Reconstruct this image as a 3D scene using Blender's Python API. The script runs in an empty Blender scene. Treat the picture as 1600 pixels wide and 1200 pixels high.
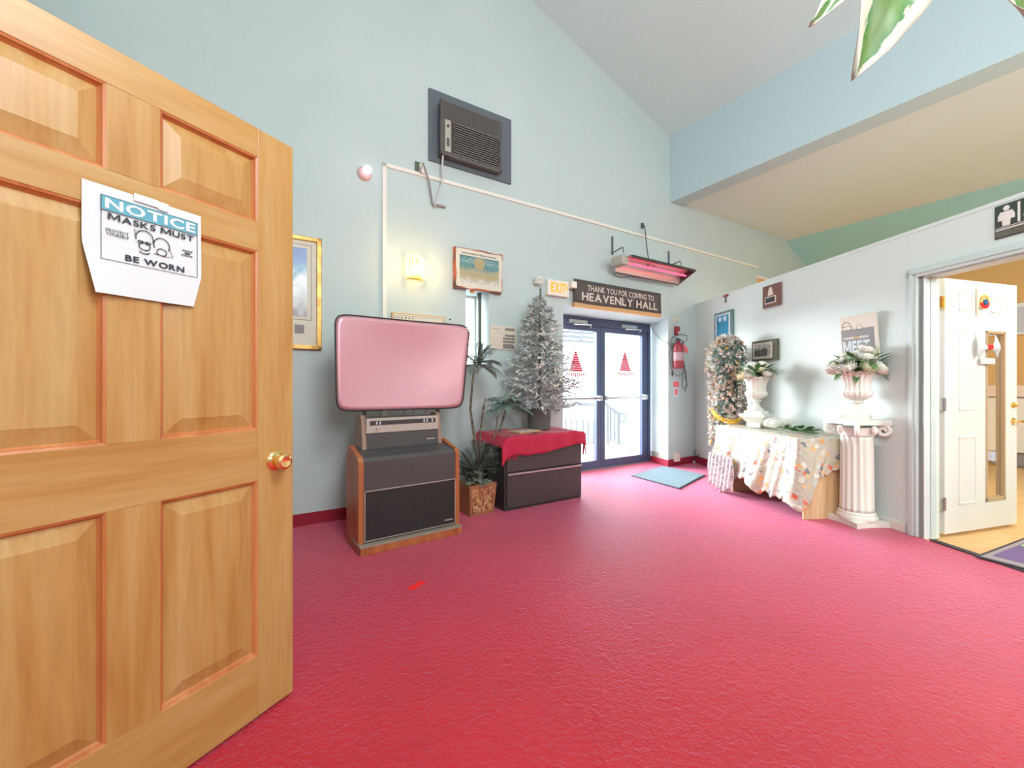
import bpy, bmesh, math, random
from mathutils import Vector, Matrix
random.seed(7)
S = bpy.context.scene
COL = S.collection
PI = math.pi
# ------------------------------------------------------------------ camera
FPX, CAMH = 660.0, 1.17
cam = bpy.data.cameras.new('camera'); cam.sensor_width = 36.0; cam.lens = 36.0*FPX/1600.0
cam.clip_start = 0.05
camo = bpy.data.objects.new('camera', cam); COL.objects.link(camo)
camo.location = (0, 0, CAMH); camo.rotation_euler = (PI/2, 0, 0)
S.camera = camo
# ------------------------------------------------------------------ exposure, sky, lights
S.view_settings.view_transform = 'Standard'; S.view_settings.look = 'None'
S.view_settings.exposure = 0.36; S.view_settings.gamma = 1.0
S.view_settings.use_curve_mapping = False
S.cycles.max_bounces = 8; S.cycles.diffuse_bounces = 5; S.cycles.sample_clamp_indirect = 6.0
w = bpy.data.worlds.new('World'); S.world = w; w.use_nodes = True
_n = w.node_tree.nodes; _l = w.node_tree.links; _bg = _n['Background']
_bg.inputs[0].default_value = (0.88, 0.93, 1.0, 1)
# hazy white sky, much brighter around the low sun
_tc = _n.new('ShaderNodeTexCoord'); _dp = _n.new('ShaderNodeVectorMath'); _dp.operation = 'DOT_PRODUCT'
_dp.inputs[1].default_value = Vector((-0.62, 0.74, 0.26)).normalized()
_mr = _n.new('ShaderNodeMapRange'); _mr.interpolation_type = 'SMOOTHSTEP'
_mr.inputs[1].default_value = 0.73; _mr.inputs[2].default_value = 1.0; _mr.inputs[3].default_value = 3.6; _mr.inputs[4].default_value = 36.0
_l.new(_tc.outputs['Generated'], _dp.inputs[0]); _l.new(_dp.outputs['Value'], _mr.inputs[0]); _l.new(_mr.outputs[0], _bg.inputs[1])
def lamp(name, kind, loc, energy, color=(1, 1, 1), size=1.0, size_y=None, target=None, angle=None, radius=None):
    l = bpy.data.lights.new(name, kind); l.energy = energy; l.color = color
    if kind == 'AREA':
        l.size = size
        if size_y: l.shape = 'RECTANGLE'; l.size_y = size_y
    if angle is not None: l.angle = angle
    if radius is not None: l.shadow_soft_size = radius
    o = bpy.data.objects.new(name, l); COL.objects.link(o); o.location = loc
    if target is not None:
        o.rotation_euler = (Vector(target)-Vector(loc)).to_track_quat('-Z', 'Y').to_euler()
    return o
# low sun coming in through the glass entrance doors
lamp('sun', 'SUN', (0, 9, 3), 0.6, (1, 0.96, 0.90), target=(0.85, 9-0.53, 3-0.05), angle=math.radians(9))
# unseen hall lights: two added fills, then the lamp behind right that throws shadows
lamp('unseen_hall_light', 'POINT', (0.9, 0.2, 3.3), 170, (0.94, 0.99, 1.0), radius=0.5)  # fill added to lift the ceiling and walls, no fixture behind it
lamp('unseen_hall_light', 'AREA', (2.6, -3.4, 3.2), 150, (1.0, 0.99, 0.97), 1.6, target=(1.5, 2.5, 1.2))  # broad fill added for soft light from behind right
lamp('unseen_hall_light', 'AREA', (1.75, -0.7, 2.2), 13, (1.0, 0.97, 0.93), 0.35, target=(-1.2, 3.6, 1.0))
lamp('unseen_side_room_light', 'AREA', (4.6, 3.6, 3.0), 60, (1.0, 0.86, 0.66), 1.0, target=(4.6, 3.6, 0))
lamp('unseen_side_room_light', 'AREA', (4.4, 0.9, 2.3), 45, (1.0, 0.98, 0.93), 0.8, target=(3.8, 3.4, 1.1))  # fill added to brighten the white restroom door
# ------------------------------------------------------------------ room frames
A = Vector((2.2130, 5.9860)); U = Vector((0.84549, 0.53399)); N1 = Vector((-U.y, U.x))
B = Vector((2.7524, 6.3295)); V = Vector((0.11432, -0.99344)); N2 = Vector((-V.y, V.x))
def frame(o, x): return Matrix(((x.x, -x.y, 0, o.x), (x.y, x.x, 0, o.y), (0, 0, 1, 0), (0, 0, 0, 1)))
W1 = frame(A, U)        # entrance wall: x along the wall, y away from the room
W2 = frame(B, V)        # partition wall: x along the wall towards the viewer
def onwall(W, px, py, n=0.0):
    o = Vector((W[0][3]+n*W[0][1], W[1][3]+n*W[1][1])); d = Vector((W[0][0], W[1][0]))
    r = (px-800)/FPX
    s = (r*o.y-o.x)/(d.x-r*d.y)
    return s, CAMH+(600-py)/FPX*(o.y+s*d.y)
def w1(px, py, n=0.0): return onwall(W1, px, py, n)
def w2(px, py, n=0.0): return onwall(W2, px, py, n)
# ------------------------------------------------------------------ materials
def mat(name, col, rough=0.6, metal=0.0, bump=None, noise=None, emit=None, spec=None, sheen=None, coat=None):
    m = bpy.data.materials.new(name); m.use_nodes = True
    nt = m.node_tree; b = nt.nodes['Principled BSDF']
    b.inputs['Base Color'].default_value = (*col, 1); b.inputs['Roughness'].default_value = rough
    b.inputs['Metallic'].default_value = metal
    if spec is not None: b.inputs['Specular IOR Level'].default_value = spec
    if coat is not None: b.inputs['Coat Weight'].default_value = coat
    if sheen:
        b.inputs['Sheen Weight'].default_value = sheen[0]; b.inputs['Sheen Roughness'].default_value = sheen[1]
        b.inputs['Sheen Tint'].default_value = (*sheen[2], 1)
    if emit:
        b.inputs['Emission Color'].default_value = (*emit[0], 1); b.inputs['Emission Strength'].default_value = emit[1]
    tc = nt.nodes.new('ShaderNodeTexCoord')
    if noise:   # (scale, colour2, detail, (stretch))
        mp = nt.nodes.new('ShaderNodeMapping'); n = nt.nodes.new('ShaderNodeTexNoise'); r = nt.nodes.new('ShaderNodeValToRGB')
        nt.links.new(tc.outputs['Object'], mp.inputs[0]); nt.links.new(mp.outputs[0], n.inputs['Vector'])
        if len(noise) > 3: mp.inputs['Scale'].default_value = noise[3]
        n.inputs['Scale'].default_value = noise[0]; n.inputs['Detail'].default_value = noise[2]
        r.color_ramp.elements[0].position = 0.35; r.color_ramp.elements[1].position = 0.65
        r.color_ramp.elements[0].color = (*col, 1); r.color_ramp.elements[1].color = (*noise[1], 1)
        nt.links.new(n.outputs['Fac'], r.inputs[0]); nt.links.new(r.outputs[0], b.inputs['Base Color'])
    if bump:    # (scale, strength)
        n2 = nt.nodes.new('ShaderNodeTexNoise'); n2.inputs['Scale'].default_value = bump[0]; n2.inputs['Detail'].default_value = 4
        bp = nt.nodes.new('ShaderNodeBump'); bp.inputs['Strength'].default_value = bump[1]; bp.inputs['Distance'].default_value = 0.01
        nt.links.new(tc.outputs['Object'], n2.inputs['Vector']); nt.links.new(n2.outputs['Fac'], bp.inputs['Height'])
        nt.links.new(bp.outputs[0], b.inputs['Normal'])
    return m
def wood(name, c1, c2, c3, axis='z', rough=0.35, scale=1.0):
    m = bpy.data.materials.new(name); m.use_nodes = True
    nt = m.node_tree; b = nt.nodes['Principled BSDF']; L = nt.links
    tc = nt.nodes.new('ShaderNodeTexCoord'); mp = nt.nodes.new('ShaderNodeMapping')
    st = {'z': (9, 9, 0.7), 'x': (0.7, 9, 9)}[axis]
    mp.inputs['Scale'].default_value = tuple(v*scale for v in st)
    n = nt.nodes.new('ShaderNodeTexNoise'); n.inputs['Scale'].default_value = 1.6; n.inputs['Detail'].default_value = 5; n.inputs['Distortion'].default_value = 0.6
    r = nt.nodes.new('ShaderNodeValToRGB'); e = r.color_ramp.elements
    e[0].position = 0.3; e[0].color = (*c1, 1); e[1].position = 0.7; e[1].color = (*c3, 1)
    k = e.new(0.5); k.color = (*c2, 1)
    n2 = nt.nodes.new('ShaderNodeTexNoise'); n2.inputs['Scale'].default_value = 9; n2.inputs['Detail'].default_value = 3
    mx = nt.nodes.new('ShaderNodeMixRGB'); mx.blend_type = 'MULTIPLY'; mx.inputs[0].default_value = 0.35
    r2 = nt.nodes.new('ShaderNodeValToRGB'); r2.color_ramp.elements[0].position = 0.3; r2.color_ramp.elements[1].position = 0.6
    r2.color_ramp.elements[0].color = (0.7, 0.6, 0.5, 1); r2.color_ramp.elements[1].color = (1, 1, 1, 1)
    L.new(tc.outputs['Object'], mp.inputs[0]); L.new(mp.outputs[0], n.inputs['Vector']); L.new(mp.outputs[0], n2.inputs['Vector'])
    L.new(n.outputs['Fac'], r.inputs[0]); L.new(n2.outputs['Fac'], r2.inputs[0])
    L.new(r.outputs[0], mx.inputs[1]); L.new(r2.outputs[0], mx.inputs[2]); L.new(mx.outputs[0], b.inputs['Base Color'])
    b.inputs['Roughness'].default_value = rough
    return m
def speckle(name, base, cols, scale=30, rough=0.4, thr=0.28, metal=0.0, crinkle=0):
    """cells of colour scattered over a base: printed flowers, leaf clusters"""
    m = bpy.data.materials.new(name); m.use_nodes = True
    nt = m.node_tree; b = nt.nodes['Principled BSDF']; L = nt.links
    tc = nt.nodes.new('ShaderNodeTexCoord'); v = nt.nodes.new('ShaderNodeTexVoronoi'); v.inputs['Scale'].default_value = scale
    nz = nt.nodes.new('ShaderNodeTexNoise'); nz.inputs['Scale'].default_value = scale*1.5
    ad = nt.nodes.new('ShaderNodeMixRGB'); ad.inputs[0].default_value = 0.06
    L.new(tc.outputs['Object'], nz.inputs['Vector']); L.new(tc.outputs['Object'], ad.inputs[1]); L.new(nz.outputs['Color'], ad.inputs[2])
    L.new(ad.outputs[0], v.inputs['Vector'])
    r = nt.nodes.new('ShaderNodeValToRGB'); r.color_ramp.interpolation = 'CONSTANT'
    e = r.color_ramp.elements; e[0].position = 0; e[0].color = (*cols[0], 1)
    e[1].position = 1.0/len(cols); e[1].color = (*cols[1 % len(cols)], 1)
    for i in range(2, len(cols)):
        k = e.new(i/len(cols)); k.color = (*cols[i], 1)
    sp = nt.nodes.new('ShaderNodeSeparateColor'); L.new(v.outputs['Color'], sp.inputs[0]); L.new(sp.outputs[0], r.inputs[0])
    lt = nt.nodes.new('ShaderNodeMath'); lt.operation = 'LESS_THAN'; lt.inputs[1].default_value = thr
    L.new(v.outputs['Distance'], lt.inputs[0])
    mx = nt.nodes.new('ShaderNodeMixRGB'); mx.inputs[1].default_value = (*base, 1)
    L.new(lt.outputs[0], mx.inputs[0]); L.new(r.outputs[0], mx.inputs[2]); L.new(mx.outputs[0], b.inputs['Base Color'])
    b.inputs['Roughness'].default_value = rough; b.inputs['Metallic'].default_value = metal
    if crinkle:
        cn_ = nt.nodes.new('ShaderNodeTexNoise'); cn_.inputs['Scale'].default_value = crinkle; cn_.inputs['Detail'].default_value = 4; cn_.inputs['Distortion'].default_value = 1.5
        bp_n = nt.nodes.new('ShaderNodeBump'); bp_n.inputs['Strength'].default_value = 0.7; bp_n.inputs['Distance'].default_value = 0.03
        L.new(tc.outputs['Object'], cn_.inputs['Vector']); L.new(cn_.outputs['Fac'], bp_n.inputs['Height']); L.new(bp_n.outputs[0], b.inputs['Normal'])
    return m
def glassy(name, tint=(1, 1, 1), gloss=0.08):
    m = bpy.data.materials.new(name); m.use_nodes = True
    nt = m.node_tree; nt.nodes.clear()
    o = nt.nodes.new('ShaderNodeOutputMaterial'); t = nt.nodes.new('ShaderNodeBsdfTransparent'); g = nt.nodes.new('ShaderNodeBsdfGlossy')
    x = nt.nodes.new('ShaderNodeMixShader'); x.inputs[0].default_value = gloss
    t.inputs[0].default_value = (*tint, 1); g.inputs['Roughness'].default_value = 0.03
    nt.links.new(t.outputs[0], x.inputs[1]); nt.links.new(g.outputs[0], x.inputs[2]); nt.links.new(x.outputs[0], o.inputs[0])
    return m
WALLC = (0.50, 0.60, 0.60)
M = dict(
    wall=mat('pale_blue_wall', WALLC, 0.75, bump=(6, 0.04), noise=(1.2, (0.53, 0.62, 0.62), 2)),
    wall_right=mat('pale_partition_wall', (0.68, 0.755, 0.72), 0.6, bump=(6, 0.05)),
    beam=mat('beam_paint', (0.50, 0.64, 0.68), 0.8),
    ceiling=mat('ceiling_paint', (0.61, 0.73, 0.73), 0.85, bump=(8, 0.05)),
    ceiling_low=mat('low_ceiling_paint', (0.71, 0.80, 0.80), 0.85),
    teal=mat('teal_paint', (0.37, 0.66, 0.68), 0.8),
    orange=mat('orange_wall_paint', (0.72, 0.42, 0.16), 0.8),
    white=mat('white_paint', (0.78, 0.79, 0.77), 0.45), whitewarm=mat('warm_white', (0.80, 0.76, 0.70), 0.5),
    casing=mat('pale_green_casing', (0.58, 0.68, 0.65), 0.45),
    cove=mat('red_carpet_cove', (0.30, 0.012, 0.035), 0.9),
    tan=wood('tan_laminate', (0.62, 0.38, 0.15), (0.70, 0.45, 0.2), (0.75, 0.5, 0.24), 'x', 0.5),
    plaster=mat('white_plaster', (0.80, 0.81, 0.74), 0.5, bump=(30, 0.08)),
    pine=wood('pine', (0.40, 0.195, 0.046), (0.455, 0.255, 0.078), (0.48, 0.30, 0.115), 'z'),
    pinex=wood('pine_rail', (0.40, 0.195, 0.046), (0.455, 0.255, 0.078), (0.48, 0.30, 0.115), 'x'),
    groove=wood('shade_reddened_moulding', (0.42, 0.13, 0.04), (0.50, 0.17, 0.055), (0.56, 0.22, 0.08), 'z'),  # redder tone paints in the shade and warm bounce of the grooves
    cherry=wood('cherry_veneer', (0.33, 0.09, 0.03), (0.42, 0.13, 0.045), (0.48, 0.17, 0.06), 'z', 0.4),
    ply=wood('plywood', (0.62, 0.42, 0.20), (0.72, 0.52, 0.29), (0.78, 0.58, 0.34), 'z', 0.5, 0.7),
    brass=mat('brass', (0.95, 0.66, 0.28), 0.12, 1.0), gold=mat('gold', (0.85, 0.52, 0.12), 0.3, 0.9),
    goldleaf=mat('gold_frame', (0.50, 0.26, 0.06), 0.4, 0.4, noise=(14, (0.75, 0.48, 0.13), 3)),
    steel=mat('steel', (0.55, 0.56, 0.57), 0.3, 0.9), darksteel=mat('dark_wire', (0.09, 0.10, 0.11), 0.5),
    navy=mat('navy_aluminium', (0.075, 0.095, 0.17), 0.4, 0.2),
    darkgrey=mat('dark_grey_metal', (0.045, 0.040, 0.042), 0.38),
    greyplastic=mat('grey_brown_plastic', (0.10, 0.09, 0.085), 0.45), black=mat('black_cloth', (0.018, 0.016, 0.016), 0.6),
    consoletop=mat('smoked_top', (0.07, 0.065, 0.065), 0.22), silver=mat('silver_panel', (0.52, 0.48, 0.42), 0.35, 0.5),
    bluegrey=mat('blue_grey_board', (0.115, 0.135, 0.16), 0.5),
    paper=mat('paper', (0.62, 0.65, 0.68), 0.7), cream=mat('cream_paper', (0.72, 0.66, 0.56), 0.7),
    ink=mat('black_ink', (0.02, 0.03, 0.04), 0.6), blueband=mat('teal_blue_print', (0.09, 0.33, 0.42), 0.6),
    lettering=mat('cream_lettering', (0.66, 0.60, 0.54), 0.7), banner=mat('charcoal_banner', (0.095, 0.085, 0.08), 0.8),
    tanstrip=mat('tan_wood_strip', (0.60, 0.36, 0.16), 0.6),
    red=mat('red_paint', (0.30, 0.03, 0.05), 0.4), brightred=mat('bright_red_tape', (0.9, 0.02, 0.02), 0.5),
    pinktag=mat('pink_red_tag', (0.85, 0.15, 0.18), 0.5), crimson=mat('crimson_cloth', (0.50, 0.01, 0.05), 0.65, sheen=(0.5, 0.4, (1, 0.5, 0.6)), bump=(40, 0.3)),
    screen=mat('carpet_tinted_screen', (0.68, 0.365, 0.42), 0.36, 0.5),  # screen: the carpet's pink reflection is mixed into the silver base colour
    leaf=mat('green_leaf', (0.04, 0.15, 0.05), 0.5, noise=(20, (0.16, 0.34, 0.10), 2)),
    palmleaf=mat('grey_green_frond', (0.085, 0.12, 0.09), 0.55, noise=(20, (0.24, 0.29, 0.24), 2)),
    stem=mat('brown_stem', (0.05, 0.045, 0.035), 0.7, noise=(30, (0.25, 0.2, 0.15), 2)),
    frosted=mat('frosted_needles', (0.24, 0.29, 0.28), 0.6, noise=(12, (0.72, 0.74, 0.74), 2)),
    petal=mat('white_petal', (0.80, 0.79, 0.72), 0.55), petalc=mat('cream_petal', (0.86, 0.78, 0.52), 0.55), petalg=mat('green_white_petal', (0.70, 0.75, 0.52), 0.55),
    petalp=mat('pink_petal', (0.80, 0.62, 0.54), 0.55), yellow=mat('yellow_centre', (0.85, 0.55, 0.08), 0.5),
    ribbon=mat('gold_ribbon', (0.85, 0.52, 0.03), 0.35, 0.3),
    carved=speckle('carved_wood', (0.24, 0.085, 0.035), [(0.50, 0.24, 0.12), (0.42, 0.18, 0.09), (0.55, 0.28, 0.15)], 26, 0.45, 0.5),
    potwood=mat('brown_planter', (0.33, 0.14, 0.07), 0.5), pot=mat('grey_pot', (0.11, 0.115, 0.105), 0.5),
    mat_grey=mat('blue_grey_mat', (0.11, 0.17, 0.20), 0.95, bump=(200, 0.6), noise=(130, (0.2, 0.28, 0.31), 2)), rubber=mat('black_rubber', (0.03, 0.02, 0.035), 0.6),
    purple=mat('purple_mat', (0.16, 0.10, 0.24), 0.9), green=mat('green_mat', (0.35, 0.55, 0.22), 0.9), mauve=mat('mauve_grey', (0.29, 0.26, 0.27), 0.8),
    floral=speckle('floral_satin', (0.58, 0.55, 0.45), [(0.74, 0.20, 0.12), (0.80, 0.50, 0.22), (0.48, 0.52, 0.38), (0.20, 0.24, 0.28), (0.80, 0.76, 0.66), (0.70, 0.55, 0.30), (0.55, 0.58, 0.5)], 17, 0.22, 0.40, crinkle=6),
    lace=speckle('white_lace', (0.70, 0.69, 0.70), [(0.25, 0.27, 0.31), (0.5, 0.44, 0.47), (0.8, 0.8, 0.8)], 34, 0.4, 0.42, crinkle=14),
    glass=glassy('clear_glass'), crystal=mat('crystal', (1.0, 0.86, 0.5), 0.1, emit=((1.0, 0.70, 0.22), 1.6)),
    bulb=mat('lit_bulb', (1, 0.9, 0.7), 0.3, emit=((1.0, 0.80, 0.45), 9.0)),
    pinkbulb=mat('lit_pink_bulb', (1, 0.7, 0.8), 0.3, emit=((1.0, 0.75, 0.9), 2.5)), pinkbase=mat('pink_base', (0.78, 0.5, 0.5), 0.5),
    exit=mat('lit_exit_letters', (0.5, 0.15, 0.01), 0.4, emit=((1.0, 0.36, 0.015), 0.9)),
    tube=mat('glowing_red_tube', (0.9, 0.1, 0.15), 0.4, emit=((1.0, 0.06, 0.14), 2.0)), reflector=mat('heater_reflector', (0.75, 0.58, 0.60), 0.35, 0.7),
    railing=mat('railing_grey', (0.12, 0.13, 0.14), 0.7),
    concrete=mat('pale_concrete', (0.75, 0.75, 0.74), 0.8), paleblue=mat('pale_blue_print', (0.12, 0.38, 0.48), 0.5),
)
# picture materials
def picmat(name, cols, scale, axis=2, lo=0.0, hi=1.0, dist=0.0):
    """banded procedural picture: vertical colour bands broken by noise"""
    m = bpy.data.materials.new(name); m.use_nodes = True
    nt = m.node_tree; b = nt.nodes['Principled BSDF']; L = nt.links
    tc = nt.nodes.new('ShaderNodeTexCoord'); sx = nt.nodes.new('ShaderNodeSeparateXYZ'); n = nt.nodes.new('ShaderNodeTexNoise')
    n.inputs['Scale'].default_value = scale; n.inputs['Detail'].default_value = 5
    L.new(tc.outputs['Object'], sx.inputs[0]); L.new(tc.outputs['Object'], n.inputs['Vector'])
    mr = nt.nodes.new('ShaderNodeMapRange'); mr.inputs[1].default_value = lo; mr.inputs[2].default_value = hi
    L.new(sx.outputs[axis], mr.inputs[0])
    ma = nt.nodes.new('ShaderNodeMath'); ma.operation = 'MULTIPLY_ADD'; ma.inputs[1].default_value = dist
    sb = nt.nodes.new('ShaderNodeMath'); sb.operation = 'SUBTRACT'; sb.inputs[1].default_value = 0.5
    L.new(n.outputs['Fac'], sb.inputs[0]); L.new(sb.outputs[0], ma.inputs[0]); L.new(mr.outputs[0], ma.inputs[2])
    r = nt.nodes.new('ShaderNodeValToRGB'); e = r.color_ramp.elements
    e[0].position = 0; e[0].color = (*cols[0], 1); e[1].position = 1; e[1].color = (*cols[-1], 1)
    for i in range(1, len(cols)-1):
        k = e.new(i/(len(cols)-1)); k.color = (*cols[i], 1)
    L.new(ma.outputs[0], r.inputs[0]); L.new(r.outputs[0], b.inputs['Base Color']); b.inputs['Roughness'].default_value = 0.3
    return m
# carpet: crimson pile with a soft nap
cp = bpy.data.materials.new('crimson_carpet'); cp.use_nodes = True
nt = cp.node_tree; b = nt.nodes['Principled BSDF']; L = nt.links
tc = nt.nodes.new('ShaderNodeTexCoord')
n = nt.nodes.new('ShaderNodeTexNoise'); n.inputs['Scale'].default_value = 1.3; n.inputs['Detail'].default_value = 6; n.inputs['Roughness'].default_value = 0.6
r = nt.nodes.new('ShaderNodeValToRGB'); r.color_ramp.elements[0].position = 0.35; r.color_ramp.elements[1].position = 0.7
r.color_ramp.elements[0].color = (0.45, 0.004, 0.012, 1); r.color_ramp.elements[1].color = (0.53, 0.007, 0.018, 1)
n2 = nt.nodes.new('ShaderNodeTexNoise'); n2.inputs['Scale'].default_value = 42; n2.inputs['Detail'].default_value = 8; n2.inputs['Distortion'].default_value = 1.2
bp = nt.nodes.new('ShaderNodeBump'); bp.inputs['Strength'].default_value = 0.7; bp.inputs['Distance'].default_value = 0.012
L.new(tc.outputs['Object'], n.inputs['Vector']); L.new(tc.outputs['Object'], n2.inputs['Vector'])
L.new(n.outputs['Fac'], r.inputs[0]); L.new(r.outputs[0], b.inputs['Base Color'])
L.new(n2.outputs['Fac'], bp.inputs['Height']); L.new(bp.outputs[0], b.inputs['Normal'])
b.inputs['Roughness'].default_value = 0.4; b.inputs['Specular IOR Level'].default_value = 0.40
b.inputs['Sheen Weight'].default_value = 0.52; b.inputs['Sheen Roughness'].default_value = 0.42; b.inputs['Sheen Tint'].default_value = (1, 0.6, 0.95, 1)
M['carpet'] = cp
# ------------------------------------------------------------------ mesh builder
class MB:
    def __init__(s): s.v = []; s.f = []; s.smooth = False
    def add(s, vs, fs):
        o = len(s.v); s.v += [tuple(p) for p in vs]; s.f += [tuple(i+o for i in f) for f in fs]; return s
    def box(s, x0, x1, y0, y1, z0, z1, c=0.0):
        x0, x1 = min(x0, x1), max(x0, x1); y0, y1 = min(y0, y1), max(y0, y1); z0, z1 = min(z0, z1), max(z0, z1)
        if c <= 0:
            vs = [(x, y, z) for z in (z0, z1) for x, y in ((x0, y0), (x1, y0), (x1, y1), (x0, y1))]
            return s.add(vs, [(3, 2, 1, 0), (4, 5, 6, 7), (0, 1, 5, 4), (1, 2, 6, 5), (2, 3, 7, 6), (3, 0, 4, 7)])
        bm = bmesh.new(); bmesh.ops.create_cube(bm, size=1)
        for q in bm.verts: q.co = Vector(((x0+x1)/2+q.co.x*(x1-x0), (y0+y1)/2+q.co.y*(y1-y0), (z0+z1)/2+q.co.z*(z1-z0)))
        bmesh.ops.bevel(bm, geom=bm.edges[:], offset=min(c, (x1-x0)*.45, (y1-y0)*.45, (z1-z0)*.45), segments=2, profile=0.6, affect='EDGES')
        bm.verts.index_update()
        s.add([q.co[:] for q in bm.verts], [tuple(q.index for q in f.verts) for f in bm.faces]); bm.free(); return s
    def prism(s, pts, y0, y1):          # pts in (x,z), extruded along y
        n = len(pts); area = sum(pts[i][0]*pts[(i+1) % n][1]-pts[(i+1) % n][0]*pts[i][1] for i in range(n))
        if area < 0: pts = pts[::-1]
        vs = [(x, y0, z) for x, z in pts]+[(x, y1, z) for x, z in pts]
        return s.add(vs, [tuple(range(n)), tuple(range(2*n-1, n-1, -1))]+[(i, i+n, (i+1) % n+n, (i+1) % n) for i in range(n)])
    def slab(s, pts, z0, z1):           # pts in (x,y), extruded along z
        n = len(pts)
        vs = [(x, y, z0) for x, y in pts]+[(x, y, z1) for x, y in pts]
        return s.add(vs, [tuple(range(n-1, -1, -1)), tuple(range(n, 2*n))]+[(i, (i+1) % n, (i+1) % n+n, i+n) for i in range(n)])
    def tube(s, pts, r, n=8, r2=None, cap=True):
        P = [Vector(p) for p in pts]; m = len(P); vs = []; ref = None
        for i, p in enumerate(P):
            t = (P[min(i+1, m-1)]-P[max(i-1, 0)])
            t = t.normalized() if t.length > 1e-9 else Vector((0, 0, 1))
            if ref is None:
                ref = Vector((0, 0, 1)) if abs(t.z) < 0.9 else Vector((1, 0, 0))
            a = (ref-t*ref.dot(t)).normalized(); ref = a; bb = t.cross(a)
            rr = r if r2 is None else r+(r2-r)*i/(m-1)
            for k in range(n):
                q = p+(a*math.cos(2*PI*k/n)+bb*math.sin(2*PI*k/n))*rr; vs.append(q[:])
        fs = [(i*n+k, i*n+(k+1) % n, (i+1)*n+(k+1) % n, (i+1)*n+k) for i in range(m-1) for k in range(n)]
        if cap: fs += [tuple(range(n-1, -1, -1)), tuple((m-1)*n+k for k in range(n))]
        return s.add(vs, fs)
    def lathe(s, prof, c=(0, 0, 0), n=32, axis='z', flute=0, depth=0.0, fr=None):
        vs = []
        for i, (r, z) in enumerate(prof):
            for k in range(n):
                a = 2*PI*k/n
                q = r
                if flute and (fr is None or fr[0] <= i <= fr[1]): q = r*(1-depth*(0.5+0.5*math.cos(a*flute)))
                if axis == 'z': vs.append((c[0]+q*math.cos(a), c[1]+q*math.sin(a), c[2]+z))
                else: vs.append((c[0]+q*math.cos(a), c[1]-z, c[2]+q*math.sin(a)))
        m = len(prof)
        fs = [(i*n+k, i*n+(k+1) % n, (i+1)*n+(k+1) % n, (i+1)*n+k) for i in range(m-1) for k in range(n)]
        fs += [tuple(range(n-1, -1, -1)), tuple((m-1)*n+k for k in range(n))]
        return s.add(vs, fs)
    def grid(s, fn, nu, nv):
        vs = [tuple(fn(i/nu, j/nv)) for j in range(nv+1) for i in range(nu+1)]
        return s.add(vs, [(j*(nu+1)+i, j*(nu+1)+i+1, (j+1)*(nu+1)+i+1, (j+1)*(nu+1)+i) for j in range(nv) for i in range(nu)])
    def leaf(s, base, tip, width, up=(0, 0, 1), droop=0.15, n=5, fold=0.2):
        b0 = Vector(base); t = Vector(tip)-b0; ln = t.length; d = t.normalized(); up = Vector(up)
        side = d.cross(up)
        side = side.normalized() if side.length > 1e-4 else Vector((1, 0, 0))
        nn = side.cross(d); vs = []
        for i in range(n+1):
            u = i/n; wv = width*0.5*math.sin(PI*min(1, u**0.75))+(0.0005)
            c = b0+t*u-nn*droop*ln*(u*u)+nn*0.0
            vs += [(c-side*wv+nn*wv*fold)[:], c[:], (c+side*wv+nn*wv*fold)[:]]
        fs = []
        for i in range(n):
            fs += [(3*i, 3*i+1, 3*i+4, 3*i+3), (3*i+1, 3*i+2, 3*i+5, 3*i+4)]
        return s.add(vs, fs)
    def build(s, name, m, parent=None, mw=None, smooth=None, thick=None, angle=40):
        me = bpy.data.meshes.new(name); me.from_pydata(s.v, [], s.f); me.update()
        if smooth:
            me.shade_smooth()
            if angle: me.set_sharp_from_angle(angle=math.radians(angle))
        me.materials.append(m if not isinstance(m, str) else M[m])
        o = bpy.data.objects.new(name, me); COL.objects.link(o)
        if mw is not None: o.matrix_world = mw
        if parent is not None: o.parent = parent
        if thick:
            md = o.modifiers.new('thickness', 'SOLIDIFY'); md.thickness = thick; md.offset = 0
        return o
def tag(o, label=None, cat=None, group=None, kind=None):
    if label: o['label'] = label
    if cat: o['category'] = cat
    if group: o['group'] = group
    if kind: o['kind'] = kind
    return o
def struct(name, mb, m, mw=None, parent=None, smooth=False, label=None):
    o = mb.build(name, m, parent, mw, smooth)
    if parent is None: o['kind'] = 'structure'; o['label'] = label or name.replace('_', ' ')
    return o
def at(W, x=0, y=0, z=0, rz=0.0): return W @ Matrix.Translation((x, y, z)) @ Matrix.Rotation(rz, 4, 'Z')
ID = Matrix.Identity(4)
def thing(name, label, cat, mw=ID, group=None):
    o = bpy.data.objects.new(name, None); o.empty_display_size = 0.1; COL.objects.link(o); o.matrix_world = mw
    return tag(o, label, cat, group)
GLYPHS = {}
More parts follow.
